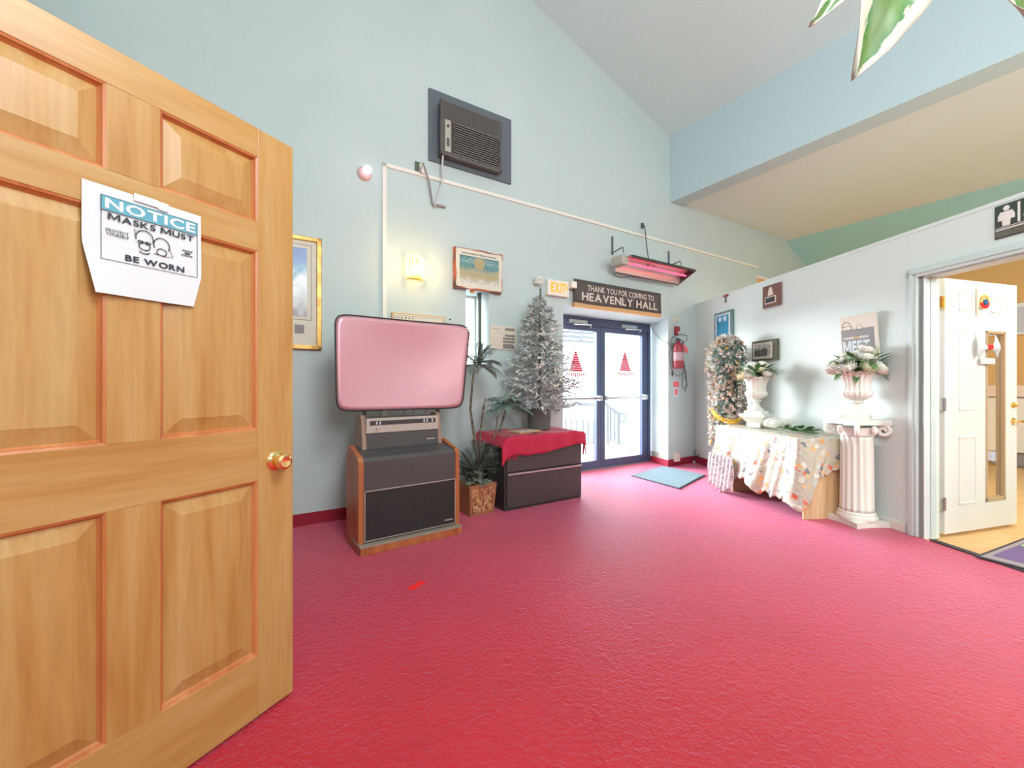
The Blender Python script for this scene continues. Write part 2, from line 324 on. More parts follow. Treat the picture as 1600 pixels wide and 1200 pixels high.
def glyph(ch, bold):
    """2-D vertices and triangles of one capital; M is drawn from four strokes so it stays open"""
    if (ch, bold) in GLYPHS: return GLYPHS[(ch, bold)]
    if ch == 'M':
        t_, W_, H_ = .115+bold*1.6, .86, .73
        polys = [[(0, 0), (t_, 0), (t_, H_), (0, H_)], [(W_-t_, 0), (W_, 0), (W_, H_), (W_-t_, H_)],
                 [(t_*.2, H_), (t_*1.25, H_), (W_/2+t_*.45, .10), (W_/2-t_*.45, .10)], [(W_-t_*1.25, H_), (W_-t_*.2, H_), (W_/2+t_*.45, .10), (W_/2-t_*.45, .10)]]
        vs, fs = [], []
        for pl_ in polys:
            o_ = len(vs); vs += [(x, y, z) for z in (-.01, .01) for x, y in pl_]
            fs += [(o_+4, o_+5, o_+6, o_+7), (o_+3, o_+2, o_+1, o_)]+[(o_+k, o_+(k+1) % 4, o_+(k+1) % 4+4, o_+k+4) for k in range(4)]
    else:
        cu = bpy.data.curves.new('lettering', 'FONT'); cu.body = ch; cu.size = 1; cu.offset = bold; cu.extrude = 0.01; cu.resolution_u = 3
        o = bpy.data.objects.new('lettering', cu); COL.objects.link(o)
        dg = bpy.context.evaluated_depsgraph_get(); me = bpy.data.meshes.new_from_object(o.evaluated_get(dg))
        vs = [q.co[:] for q in me.vertices]; fs = [tuple(p_.vertices) for p_ in me.polygons]
        ax = min(v[0] for v in vs); vs = [(v[0]-ax, v[1], v[2]) for v in vs]
        bpy.data.objects.remove(o); bpy.data.curves.remove(cu); bpy.data.meshes.remove(me)
    GLYPHS[(ch, bold)] = (vs, fs); return GLYPHS[(ch, bold)]
def text(body, x0, x1, z0, z1, y=0.0, bold=0.0, depth=0.0006, ctr=True, mb=None):
    """lettering standing in the local x-z plane, facing -y, stretched to the box"""
    cur = 0.0; vs, fs = [], []
    for ch in body:
        if ch == ' ': cur += .30; continue
        gv, gf = glyph(ch, bold); o_ = len(vs)
        vs += [(v[0]+cur, v[1], v[2]) for v in gv]; fs += [tuple(k+o_ for k in f) for f in gf]
        cur += max(v[0] for v in gv)+.09
    ax, bx = min(v[0] for v in vs), max(v[0] for v in vs); ay, by = min(v[1] for v in vs), max(v[1] for v in vs)
    mb = mb or MB()
    mb.add([(x0+(v[0]-ax)/(bx-ax)*(x1-x0), y-depth*(v[2]/0.01+1)/2, z0+(v[1]-ay)/(by-ay)*(z1-z0)) for v in vs], fs)
    return mb
# ================================================================== THE SETTING
SL, NB = -6.6, -8.2            # left wall position and back wall position in the W1 frame
def ceilz(s): return 4.68-0.326*(s-0.042)
RIDGE = -3.2
# floor
p = lambda s, n: (W1 @ Vector((s, n, 0))).to_2d()
q = lambda s, n=0.0: (W2 @ Vector((s, n, 0))).to_2d()
fl = [p(SL-0.1, 0.10), p(SL-0.1, NB), p(1.6, NB), q(8.0), q(4.16), q(4.16, .06), q(3.19, .06), q(3.19), q(0), p(0.636, 0.0), p(0.0, 0.0), p(0.13, .415), p(-2.0, .415), p(-2.0, 0.1)]
struct('floor', MB().slab([(v.x, v.y) for v in fl], -0.05, 0.0), 'carpet', label='crimson carpeted floor')
struct('floor_side_room', MB().slab([q(-0.3, .06)[:], q(9, .06)[:], (8.5, -2.0), (8.5, 9.5)], -0.07, -0.012), 'tan', label='tan laminate floor of the side room')
struct('ground', MB().slab([(-12, 5.0), p(-2.3, 0.5)[:], p(0.3, 0.5)[:], p(7, 0.5)[:], (30, 14), (30, 60), (-40, 60), (-40, 5)], -0.12, -0.02), 'concrete', label='pale concrete outside the entrance')
# entrance wall with door opening and slit window (window splays inward)
T = 0.45
wins = (w1(728, 457)[0], w1(764, 465)[0]); winz = (1.36, 2.14)
ds = -1.905
wl = MB()
def gab(s0, s1, z0):            # wall piece whose top follows the roof slope
    pts = [(s0, z0), (s1, z0)]
    top = lambda s: ceilz(s) if s >= RIDGE else ceilz(RIDGE)-0.326*(RIDGE-s)
    pts += [(s1, top(s1)+.03)]
    if s0 < RIDGE < s1: pts += [(RIDGE, top(RIDGE)+.03)]
    pts += [(s0, top(s0)+.03)]
    wl.prism(pts, 0, T)
gab(SL-.2, wins[0], 0); wl.box(wins[0], wins[1], 0, T, 0, winz[0]); gab(wins[0], wins[1], winz[1]); gab(wins[1], ds, 0)
gab(ds, 0.0, 2.105)
wl.prism([(0, 2.105), (0.33, 2.105), (0.33, 4.7), (0, 4.7)], 0, T)
wl.slab([(0, 0), (2.35, 0), (2.35, T), (0.14, T)], 0, 2.105)
wl.prism([(0.33, 2.105), (2.35, 2.105), (2.35, 3.82), (0.33, 3.82)], 0, T)
wl.prism([(2.35, 3.0), (6.2, 3.0), (6.2, 2.7), (6.2, 2.7), (4.09, 3.48), (3.34, 3.82), (2.35, 3.82)][:2]+[(4.6, 3.27), (4.09, 3.48), (3.34, 3.82), (2.35, 3.82)], 0, T)
struct('wall_back', wl, 'wall', W1, label='pale blue entrance wall rising to the sloped ceiling')
ww = MB().box(2.35, 4.62, 0.0, T, 0, 3.0)
struct('wall_side_room_back', ww, 'orange', W1, label='orange painted wall of the side room behind the partition')
struct('wall_side_room_right', MB().box(4.6, 4.75, 0, -9, 0, 3.40), 'orange', W1, label='orange painted right wall of the side room')
struct('trim_1', MB().box(2.30, 4.6, -0.015, 0.0, 2.985, 3.03), 'whitewarm', W1, label='pale moulding over the orange wall')
# lintel drop to meet the splayed frame
struct('trim_2', MB().add([(ds-.05, .06, 2.107), (0.0, .06, 2.107), (0.13, .415, 2.07), (-2.0, .415, 2.07)], [(0, 3, 2, 1)]).box(-2.0, .14, .415, T, 2.07, 2.12), 'wall', W1, label='painted soffit over the entrance doors')
struct('wall_left', MB().box(SL-.2, SL, 0.0, NB, 0, 5.3), 'wall', W1, label='pale blue wall on the left beyond the open pine door')
struct('wall_doorway', MB().box(SL, -5.76, -2.75, -2.62, 0, 4.6), 'wall', W1, label='short wall that carries the open pine door')
struct('wall_rear', MB().box(SL-.2, 9, NB-.15, NB, 0, 6.0), 'wall', W1, label='wall behind the viewer')
c1 = MB(); th = 0.08
def cpl(mb, s0, z0, s1, z1, n0=0.1, n1=NB): mb.add([(s0, n0, z0), (s1, n0, z1), (s1, n1, z1), (s0, n1, z0), (s0, n0, z0+th), (s1, n0, z1+th), (s1, n1, z1+th), (s0, n1, z0+th)],
    [(0, 3, 2, 1), (4, 5, 6, 7), (0, 1, 5, 4), (1, 2, 6, 5), (2, 3, 7, 6), (3, 0, 4, 7)])
zr = ceilz(RIDGE)
cpl(c1, RIDGE, zr, 0.33, ceilz(0.33)); cpl(c1, SL-.2, zr-.326*(RIDGE-SL+.2), RIDGE, zr)
struct('ceiling', c1, 'ceiling', W1, label='sloped grey white ceiling')
c2 = MB(); cpl(c2, 0.30, 3.80, 3.34, 3.80); struct('ceiling_low', c2, 'ceiling_low', W1, label='flat lower ceiling beyond the beam')
c3 = MB(); cpl(c3, 3.34, 3.80, 6.0, 2.66); struct('ceiling_slope', c3, 'teal', W1, label='teal sloping ceiling over the side room')
struct('wall_beam', MB().box(0.042, 0.30, 0.0, NB, 3.752, 4.76), 'beam', W1, label='deep pale blue beam hanging from the ceiling')
# partition wall
PH = 2.352
pw = MB().box(0, 3.16, 0, .13, 0, PH).box(3.16, 4.19, 0, .13, 2.02, PH).box(4.19, 8.6, 0, .13, 0, PH)
struct('wall_right', pw, 'wall_right', W2, label='pale partition wall that stops short of the ceiling')
struct('trim_3', MB().box(0.02, 8.6, -0.004, .134, PH-.015, PH+.012), 'wall_right', W2, label='white cap along the top of the partition')
# restroom doorway casing
cs = MB()
s0 = w2(1420, 423)[0]; s1 = w2(1456, 432)[0]
for a, b_ in ((s0, s0+.075),): cs.box(a, b_, -.022, 0, 0, 2.05, .006)
cs.box(s0+.02, s0+.05, -.03, -.02, 0, 2.03, .004)
cs.box(s0+.075, s0+.105, 0.0, .13, 0, 1.985).box(s0+.075, 4.16, 0.0, .13, 1.975, 2.02).box(4.13, 4.16, 0, .13, 0, 1.985)
cs.box(s0, 4.24, -.022, 0, 1.985, 2.06, .006).box(s0+.02, 4.22, -.03, -.02, 2.01, 2.04, .004).box(4.16, 4.24, -.022, 0, 0, 2.0, .006)
cs.box(s0+.105, s0+.12, .05, .09, 0, 1.975)
struct('trim_4', cs, 'casing', W2, label='pale green casing of the restroom doorway')
struct('trim_5', MB().box(3.2, 4.2, -.004, .05, 0.0, .008), 'rubber', W2, label='dark threshold strip in the restroom doorway')
# baseboards of carpet
bb = MB().box(SL, ds, -.014, 0, 0, .098).box(0.0, .62, -.014, 0, 0, .098)
bb.slab([(-.014, -.012), (0, -.014), (.125, .40), (.10, .40)], 0, .09)
struct('baseboard_back', bb, 'cove', W1, label='red carpet baseboard along the entrance wall')
struct('baseboard_right', MB().box(0, 2.3, -.014, 0, 0, .098), 'cove', W2, label='red carpet baseboard along the partition')
struct('baseboard_partition', MB().box(2.3, 3.03, -.012, 0, 0, .07).box(4.24, 8.5, -.012, 0, 0, .07), 'whitewarm', W2, label='chipped pale baseboard by the restroom doorway')
struct('trim_6', MB().slab([(.004, .02), (.02, .02), (.13, .40), (.115, .40)], .10, .165), mat('dirty_marble', (0.16, 0.17, 0.14), .6, noise=(25, (0.5, .48, .4), 4)), W1, label='mottled stone strip at the foot of the door reveal')
# slit window
wf = MB(); a, b_ = wins
fr_n = 0.30
wf.box(a, b_, fr_n, fr_n+.04, winz[0], winz[0]+.03).box(a, b_, fr_n, fr_n+.04, winz[1]-.03, winz[1]).box(a, a+.02, fr_n, fr_n+.04, *winz).box(b_-.02, b_, fr_n, fr_n+.04, *winz)
mm = (w1(746, 500, .12)[0], w1(751, 500, .12)[0])
wo = struct('window_1', wf, 'whitewarm', W1, label='narrow slit window')
MB().box(mm[0], mm[1], .10, .14, winz[0], winz[1]).build('mullion', mat('olive_mullion', (0.10, .12, .09), .5), wo)
MB().box(a+.02, b_-.02, fr_n+.018, fr_n+.022, winz[0]+.03, winz[1]-.03).build('pane', 'glass', wo)
# ---- entrance doors (double, navy aluminium)
DN = .40
def sd(px): return w1(px, 600, DN)[0]
sR, sC0, sC1, sG = sd(1016.5), sd(934), sd(947), sd(1005)
sMid = sd(940.5); sL = -1.97
fb = MB()
fb.box(sL, sR, DN, DN+.10, 1.955, 2.075, .004).box(sR-.045, sR, DN, DN+.1, 0, 2.0, .004).box(sL, sL+.05, DN, DN+.1, 0, 2, .004)
d2 = struct('door_2', fb, 'navy', W1, label='double glass entrance doors in dark blue frames')
MB().box(sL, sR, DN-.02, DN+.1, 0, .012).build('threshold', 'steel', d2)
for k, (x0, x1) in enumerate(((sL+.05, sMid-.004), (sMid+.004, sR-.045))):
    st = .075 if k == 0 else .085
    lf = MB()
    l0 = x0+.09; r0 = (sC0 if k == 0 else sG)
    if k == 1: l0 = sC1
    lf.box(x0, l0, DN+.02, DN+.07, .012, 1.955).box(r0, x1, DN+.02, DN+.07, .012, 1.955)
    lf.box(l0, r0, DN+.02, DN+.07, .012, .115).box(l0, r0, DN+.02, DN+.07, 1.89, 1.955)
    o = lf.build('door_leaf', 'navy', d2)
    MB().box(l0, r0, DN+.043, DN+.047, .115, 1.89).build('pane', 'glass', o)
    pb = MB().tube([(l0-.03, DN-.035, .975), (r0+.05, DN-.035, .975)], .017, 8).box(l0-.05, l0, DN-.05, DN+.02, .94, 1.01, .005).box(r0, r0+.05, DN-.05, DN+.02, .94, 1.01, .005)
    pb.build('push_bar', 'steel', o, smooth=True)
    cb = MB().box((l0+r0)/2-.1, (l0+r0)/2+.22, DN-.03, DN+.02, 1.975, 2.02, .006).tube([((l0+r0)/2, DN-.01, 1.96), ((l0+r0)/2+.2, DN-.12, 1.95), ((l0+r0)/2+.3, DN, 1.93)], .008, 6)
    cb.build('door_closer', 'steel', o)
    # red bell shaped sticker on the glass
    cx = (w1(899 if k == 0 else 976, 575, DN+.04)[0]); zt = w1(899, 549, DN+.04)[1] if k == 0 else w1(976, 551, DN+.04)[1]
    sk = MB()
    for i in range(9):
        zz = zt-.03*i; hw = .022+.013*i
        sk.box(cx-hw*.8, cx+hw, DN+.036, DN+.041, zz-.029, zz-.001)
    for i in range(10):
        an = i/9
        sk.box(cx-.14+an*.30, cx-.14+an*.30+.018, DN+.038, DN+.041, zt-.335+.04*abs(an-.5), zt-.285)
    sk.tube([(cx-.15, DN+.039, zt-.29), (cx-.05, DN+.039, zt-.335), (cx+.06, DN+.039, zt-.34), (cx+.17, DN+.039, zt-.30)], .005, 5)
    tag(sk.build('window_sticker', mat('faded_red_sticker', (0.55, .02, .06), .6), None, W1), ('red bell shaped sticker on the left entrance door glass', 'red bell shaped sticker on the right entrance door glass')[k], 'sticker', 'red stickers on the door glass')
# ---- pine door, open towards the viewer on the left
dd = Vector((0.4415, 0.8973)); DW = .95
hinge = Vector((-0.825, 1.592))-dd*DW
D1 = frame(hinge, dd)
cols = [(0.124, 0.41), (0.529, 0.815)]; rows = [(.224, .833), (1.01, 1.633), (1.733, 1.96)]
fr = MB()
d1 = struct('door_1', MB().box(.0, DW, .018, .026, .015, 2.05), 'pine', D1, label='open six panel pine door on the left')
def piece(x0, x1, z0, z1, m):
    MB().box(x0, x1, 0, .044, z0, z1, .0015).build('stile' if m == 'pine' else 'rail', m, d1)
MB().box(.815, DW, 0, .044, .012, 2.06, .004).build('stile', 'pine', d1)
piece(0, .124, .012, 2.06, 'pine')
for z0, z1 in ((.012, .224), (.833, 1.01), (1.633, 1.733), (1.96, 2.06)): piece(.124, .815, z0, z1, 'pinex')
for z0, z1 in rows: piece(.41, .529, z0, z1, 'pine')
for c0, c1_ in cols:
    for z0, z1 in rows:
        # raised panel: sloped bevel rising to a flat field
        g, e = .014, .052
        e = min(e, (z1-z0)*.22)
        def ring(i, y): return [(c0+i, y, z0+i), (c1_-i, y, z0+i), (c1_-i, y, z1-i), (c0+i, y, z1-i)]
        vs = ring(g, .017)+ring(e, .005)+ring(e+.004, .0035); fs = []
        for k in range(2):
            for i in range(4): j = (i+1) % 4; fs.append((k*4+i, k*4+j, k*4+4+j, k*4+4+i))
        fs.append((8, 9, 10, 11))
        pn = MB().add(vs, fs).build('panel', 'pine', d1)
        vs = ring(0, .0015)+ring(.006, .004)+ring(.009, .011)+ring(g, .0172); fs = []
        for k in range(3):
            for i in range(4): j = (i+1) % 4; fs.append((k*4+i, k*4+j, k*4+4+j, k*4+4+i))
        MB().add(vs, fs).build('panel_moulding', 'groove', pn)
kx, kz = .879, .893
kn = MB().lathe([(.034, 0), (.034, .004), (.030, .008), (.017, .012), (.014, .026), (.026, .034), (.0285, .044), (.027, .054), (.019, .059), (.018, .0585), (.0, .0575)], (kx, 0, kz), 32, 'y')
ko = kn.build('door_knob', 'brass', d1, smooth=True)
MB().box(DW-.0005, DW+.0012, .010, .034, kz-.03, kz+.03).build('latch_plate', 'brass', d1)
# notice sheet on the pine door
x0, x1, zt, zb = .361, .633, 1.688, 1.405
def sheet(u, v):
    x = x0+(x1-x0)*u-.006*(1-v)*0+(.022*max(0, 1-v*2.2)*(1-u)); z = zb+(zt-zb)*v
    x -= (.022*max(0, 1-v*3)*u)
    y = -.003-.004*math.sin(PI*u)*(1-v)-.035*max(0, (.45-v))**1.2*max(0, 1-2.2*u)-.018*max(0, (u-.75))*(1-v)
    y -= .004*abs(math.sin(9*u+5*v))*max(0, .4-v)
    return (x, y, z)
nt_ = thing('notice_sheet', 'white paper notice taped on the open pine door reading masks must be worn', 'sign', D1)
MB().grid(sheet, 16, 16).build('paper', 'paper', nt_, smooth=True, angle=None)
ia, ib, ic, id_ = .396, .621, 1.495, 1.662
def rect(mb, a, b, c, d, t, y): return mb.box(a, b, y-.0004, y, d-t, d).box(a, b, y-.0004, y, c, c+t).box(a, a+t, y-.0004, y, c, d).box(b-t, b, y-.0004, y, c, d)
Y0 = -.0135
# the printed panel lies on the flat middle of the sheet
rect(MB(), ia, ib, ic, id_, .0012, -.0082).build('print_border', 'ink', nt_)
MB().box(ia, ib, -.0082, -.0078, 1.624, id_).build('print_band', 'blueband', nt_)
text('NOTICE', ia+.008, ib-.006, 1.629, 1.657, -.0083, .03).build('lettering', 'paper', nt_)
text('MASKS MUST', ia+.014, ib-.01, 1.602, 1.619, -.0078, .022).build('lettering', 'ink', nt_)
text('BE WORN', ia+.05, ib-.035, 1.502, 1.519, -.0078, .03).build('lettering', 'ink', nt_)
text('PROTECT', ia+.010, ia+.058, 1.571, 1.578, -.0078, .008).build('lettering', 'ink', nt_)
text('YOURSELF', ia+.010, ia+.058, 1.561, 1.568, -.0078, .008).build('lettering', 'ink', nt_)
t = MB()
for i, (a, b_) in enumerate(((.032, .004), (.026, .012), (.034, .004))):
    for k in range(6): t.box(ib-a-.008+k*(a-b_)/6, ib-a-.008+k*(a-b_)/6+.003, -.0082, -.0078, 1.567-i*.007, 1.571-i*.007)
t.build('small_print', 'ink', nt_)
fc = MB()
def oval(mb, cx, cz, rx, rz, a0=0, a1=2*PI, r=.0012, n=18):
    mb.tube([(cx+rx*math.cos(a0+(a1-a0)*i/n), -.0082, cz+rz*math.sin(a0+(a1-a0)*i/n)) for i in range(n+1)], r, 4)
oval(fc, .489, 1.574, .020, .022, -.3, PI+.3); oval(fc, .489, 1.553, .013, .011); oval(fc, .529, 1.566, .019, .021, -.5, PI+.5); oval(fc, .529, 1.547, .012, .010)
oval(fc, .480, 1.563, .006, .003); oval(fc, .497, 1.563, .006, .003); oval(fc, .489, 1.538, .011, .006, PI, 2*PI)
fc.tube([(.547, -.0082, 1.566), (.556, -.0082, 1.54), (.54, -.0082, 1.537), (.51, -.0082, 1.539)], .0008, 4)
fc.tube([(.469, -.0082, 1.574), (.466, -.0082, 1.594), (.475, -.0082, 1.590)], .0008, 4)
fc.build('masked_faces_drawing', 'ink', nt_)
MB().box(.465, .52, -.0085, -.0079, 1.672, 1.692).box(.52, .545, -.0088, -.0082, 1.668, 1.69).build('tape', mat('clear_tape', (.9, .9, .88), .15), nt_)
# ---- restroom door (white, open into the side room)
h3 = Vector((3.3232, 3.2445)); d3v = Vector((.958, .287)).normalized()
D3 = frame(h3, d3v); W3 = .9
DZ = 1.985
gx0, gx1 = w3 = (onwall(D3, 1540, 600)[0], onwall(D3, 1570, 600)[0]); gz0, gz1 = onwall(D3, 1541, 784)[1], onwall(D3, 1541, 517)[1]
sl = MB().box(0, gx0, 0, .04, .015, DZ).box(gx1, W3, 0, .04, .015, DZ).box(gx0, gx1, 0, .04, .015, gz0).box(gx0, gx1, 0, .04, gz1, DZ)
d3 = struct('door_3', sl, 'white', D3, label='open white restroom door with a narrow glass light')
MB().box(gx0, gx0+.018, -.006, .046, gz0, gz1).box(gx1-.018, gx1, -.006, .046, gz0, gz1).box(gx0, gx1, -.006, .046, gz0, gz0+.03).box(gx0, gx1, -.006, .046, gz1-.02, gz1).build('glazing_frame', mat('tan_glazing_bead', (.52, .36, .22), .5), d3)
MB().box(gx0+.018, gx1-.018, .018, .022, gz0+.03, gz1-.02).build('pane', 'glass', d3)
em = MB()
def emb(xa, xb, za, zb):
    t = .012
    for (a, b_, c, d) in ((xa, xb, zb-t, zb), (xa, xb, za, za+t), (xa, xa+t, za, zb), (xb-t, xb, za, zb)): em.box(a, b_, -.005, .001, c, d, .003)
def pd(px, py): return onwall(D3, px, py)
emb(pd(1498, 560)[0], pd(1525, 560)[0], pd(1510, 641)[1], pd(1510, 519)[1]); emb(pd(1498, 560)[0], pd(1525, 560)[0], pd(1510, 787)[1], pd(1510, 682)[1])
emb(pd(1498, 560)[0], pd(1519, 560)[0], pd(1510, 486)[1], pd(1510, 458)[1]); emb(pd(1549, 560)[0], pd(1564, 560)[0], pd(1555, 489)[1], pd(1555, 463)[1])
em.build('panel_moulding', 'white', d3)
hz = pd(1590, 658)[1]; hx = W3-.055
lv = MB().lathe([(.03, 0), (.03, .006), (.012, .01), (.011, .05), (0, .052)], (hx, 0, hz), 20, 'y').tube([(hx, -.048, hz), (hx+.05, -.052, hz+.004), (hx+.13, -.046, hz-.004)], .009, 8)
lv.build('lever_handle', 'brass', d3, smooth=True)
MB().lathe([(.024, 0), (.024, .01), (.015, .014), (.012, .03), (0, .032)], (hx, 0, pd(1583, 633)[1]), 16, 'y').build('deadbolt', 'gold', d3, smooth=True)
for i, zz in enumerate((pd(1466, 472)[1], pd(1466, 632)[1], .25)):
    MB().tube([(-.012, -.008, zz-.05), (-.012, -.008, zz+.05)], .008, 8).box(-.07, -.012, -.004, .0, zz-.045, zz+.045).build('hinge', 'brass' if i == 0 else 'steel', d3)
# ornaments on the white door
cx, cz = pd(1533, 472)
rn = thing('round_ornament', 'small round red, yellow and blue ornament taped high on the white restroom door', 'ornament', at(D3, cx, -.008, cz))
MB().lathe([(.060, 0), (.060, .006), (.052, .012), (0, .012)], (0, 0, 0), 28, 'y').build('disc', 'petalc', rn)
for k in range(14):
    an = 2*PI*k/14; MB().lathe([(.014, 0), (.014, .006), (0, .008)], (.044*math.cos(an), -.012, .044*math.sin(an)), 10, 'y').build('bead', 'brightred' if math.sin(an) < -.3 else 'yellow' if k % 2 else 'tanstrip', rn)
MB().lathe([(.026, 0), (.024, .012), (0, .014)], (0, -.012, -.008), 18, 'y').build('centre', mat('blue_centre', (.03, .12, .28), .4), rn)
tag(MB().box(cx-.075, cx-.048, -.012, -.0, cz-.11, cz+.10, .004).build('paper_strip', 'cream', None, D3), 'pale grey strip beside the round ornament on the white door', 'strip')
cx, cz = pd(1536, 545)
hb = thing('paper_bow', 'white paper bow with a red centre hanging on the white restroom door', 'decoration', at(D3, cx, -.02, cz))
for sg in (-1, 1):
    def lobe(u, v, sg=sg):
        r_ = .012+.13*u; an = (v-.5)*1.5*(.35+.65*u)+ .15*u
        return (sg*r_*math.cos(an), -.01-.03*math.sin(PI*u)*math.cos(3*(v-.5)), r_*math.sin(an)*1.0+.0)
    MB().grid(lobe, 8, 10).build('bow_loop', 'paper', hb, smooth=True, thick=.002)
MB().box(-.085, .09, -.012, .0, -.125, -.075, .005).build('bow_band', 'paper', hb)
MB().lathe([(.022, 0), (.020, .02), (0, .024)], (-.012, -.02, .01), 14, 'y').build('bow_knot', 'brightred', hb, smooth=True)

# ================================================================== ENTRANCE WALL THINGS
# air conditioner in a blue grey board
(a, z1), (b_, z0) = w1(669, 139), w1(797, 289)
bd = thing('air_conditioner', 'grey brown air conditioner set high in the blue wall on a blue grey board', 'air conditioner', W1)
MB().box(a, b_, -.025, .0, z0, z1).build('mounting_board', 'bluegrey', bd)
n = -.12
ua, uz1 = w1(688.5, 153, n); ub = w1(784.5, 191, n)[0]; uz0 = w1(689.5, 238, n)[1]; uz1 = (uz1+w1(784, 191.5, n)[1])/2; uz0 = (uz0+w1(785, 272, n)[1])/2
MB().box(ua+.01, ub-.01, n+.02, -.02, uz0+.01, uz1-.01, .006).build('housing', 'greyplastic', bd)
fp = MB(); t = .022
fp.box(ua, ub, n, n+.03, uz1-.02, uz1, .004).box(ua, ub, n, n+.03, uz0, uz0+.035, .004).box(ua, ua+t, n, n+.03, uz0, uz1, .004).box(ub-t, ub, n, n+.03, uz0, uz1, .004)
zu = uz1-.17
fp.box(ua, ub, n+.004, n+.02, zu-.012, uz1)
for i in range(36): fp.box(ua+.03+i*(ub-ua-.06)/36, ua+.036+i*(ub-ua-.06)/36, n-.001, n+.006, zu, uz1-.025)
fp.box(ua+.02, ua+.12, n+.004, n+.02, uz0, zu)
fp.build('front_grille', 'greyplastic', bd)
lo = MB(); nl = 14
for i in range(nl):
    zz = uz0+.045+(zu-uz0-.06)*i/(nl-1)
    lo.add([(ua+.13, n+.0, zz-.006), (ub-t, n+.0, zz-.006), (ub-t, n+.022, zz+.008), (ua+.13, n+.022, zz+.008), (ua+.13, n+.0, zz-.001), (ub-t, n+.0, zz-.001), (ub-t, n+.022, zz+.013), (ua+.13, n+.022, zz+.013)],
           [(0, 1, 2, 3), (4, 7, 6, 5), (0, 4, 5, 1)])
lo.build('louvers', mat('louver_grey', (.26, .25, .235), .45), bd)
MB().box(ua+.045, ua+.105, n-.003, n+.006, uz0+.04, zu-.01, .003).build('control_panel', 'silver', bd)
MB().box(ua+.06, ua+.09, n-.006, n, uz0+.09, uz0+.17).build('switch', 'darksteel', bd)
MB().lathe([(.014, 0), (.012, .012), (0, .013)], (ua+.075, n-.003, zu-.07), 14, 'y').build('control_knob', 'darksteel', bd)
# cord from the air conditioner
c0 = w1(692, 244, -.12)
pts = []
for px, py, nn in ((692, 243, -.11), (691, 262, -.09), (692, 275, -.07), (689, 292, -.06), (684, 303, -.05), (680, 317, -.04), (680, 323, -.03)):
    s_, z_ = w1(px, py, nn); pts.append((s_, nn, z_))
ac = thing('power_cord', 'pale cord looping down from the air conditioner to the outlet', 'cord', W1)
MB().tube(pts, .009, 8).build('cord', mat('pale_cord', (.55, .55, .56), .5), ac, smooth=True)
pts = []
for px, py, nn in ((680, 323, -.03), (676, 318, -.03), (674, 305, -.04), (671, 285, -.05), (667, 272, -.06), (661, 254, -.07), (657, 264, -.06), (658, 270, -.04)):
    s_, z_ = w1(px, py, nn); pts.append((s_, nn, z_))
MB().tube(pts, .008, 8).build('cord', 'mauve', ac, smooth=True)
s_, z_ = w1(683, 319, -.02); MB().box(s_-.03, s_+.09, -.03, 0, z_-.02, z_+.0, .004).build('cord_clip', 'mauve', ac)
s_, z_ = w1(655, 264)
ol = thing('wall_outlet', 'small dark outlet with a white plug high on the wall left of the air conditioner', 'outlet', at(W1, s_, 0, z_))
MB().box(-.045, .05, -.012, 0, -.06, .06, .004).build('outlet_plate', mat('olive_plate', (.10, .13, .09), .5), ol)
MB().box(-.01, .045, -.05, -.012, -.05, .035, .008).build('plug', 'whitewarm', ol)
# raceway (thin cream moulding)
rw = MB(); s0, z0 = w1(597, 258); s1, z1 = w1(1182, 432)
rw.box(s0, s0+.035, -.018, 0, 0.10, 3.185).box(s0, 2.36, -.018, 0, 3.150, 3.182)
tag(rw.build('cable_raceway', 'whitewarm', None, W1), 'thin cream raceway running up beside the sconce and along the wall under the air conditioner', 'raceway')
# pink strobe lamp
s_, z_ = w1(569, 272)
pl = thing('wall_lamp', 'small round pink lamp glowing on the wall above the screen', 'lamp', at(W1, s_, 0, z_))
MB().lathe([(.062, 0), (.062, .012), (.05, .035), (.035, .045), (0, .046)], (0, 0, 0), 28, 'y').build('base', 'pinkbase', pl, smooth=True)
MB().lathe([(.024, .045), (.034, .06), (.036, .08), (.026, .10), (.01, .115), (0, .118)], (0.01, 0, .01), 20, 'y').build('bulb', 'pinkbulb', pl, smooth=True)
# gold framed picture, half behind the pine door
s1, z1 = w1(502, 375); z0 = w1(499, 547)[1]; s0 = s1-.86
pf = thing('framed_picture', 'gold framed snowy mountain print with wide cream mat, half hidden behind the pine door', 'picture', W1)
MB().box(s0, s1, -.035, 0, z1-.035, z1, .006).box(s0, s1, -.035, 0, z0, z0+.035, .006).box(s0, s0+.035, -.035, 0, z0, z1, .006).box(s1-.04, s1, -.035, 0, z0, z1, .006).build('frame', 'goldleaf', pf)
MB().box(s0+.03, s1-.035, -.018, -.002, z0+.03, z1-.03).build('mat_board', 'cream', pf)
pa, pb_, pz0, pz1 = s0+.18, w1(479, 400)[0], w1(475, 495)[1], w1(475, 389)[1]
MB().box(pa, pb_, -.0215, -.018, pz0, pz1).build('print', picmat('snow_scene', [(.25, .22, .25), (.5, .5, .52), (.55, .58, .6), (.75, .8, .82), (.12, .3, .42), (.03, .16, .40), (.02, .10, .35)], 16, 2, pz0, pz1, .55), pf)
ln = MB(); rect(ln, pa-.03, pb_+.035, pz0-.03, pz1+.03, .004, -.0182); ln.build('mat_line', 'greyplastic', pf)
MB().box(pb_-.09, pb_-.02, -.0215, -.018, pz0-.14, pz0-.07).build('caption_plate', 'mauve', pf)
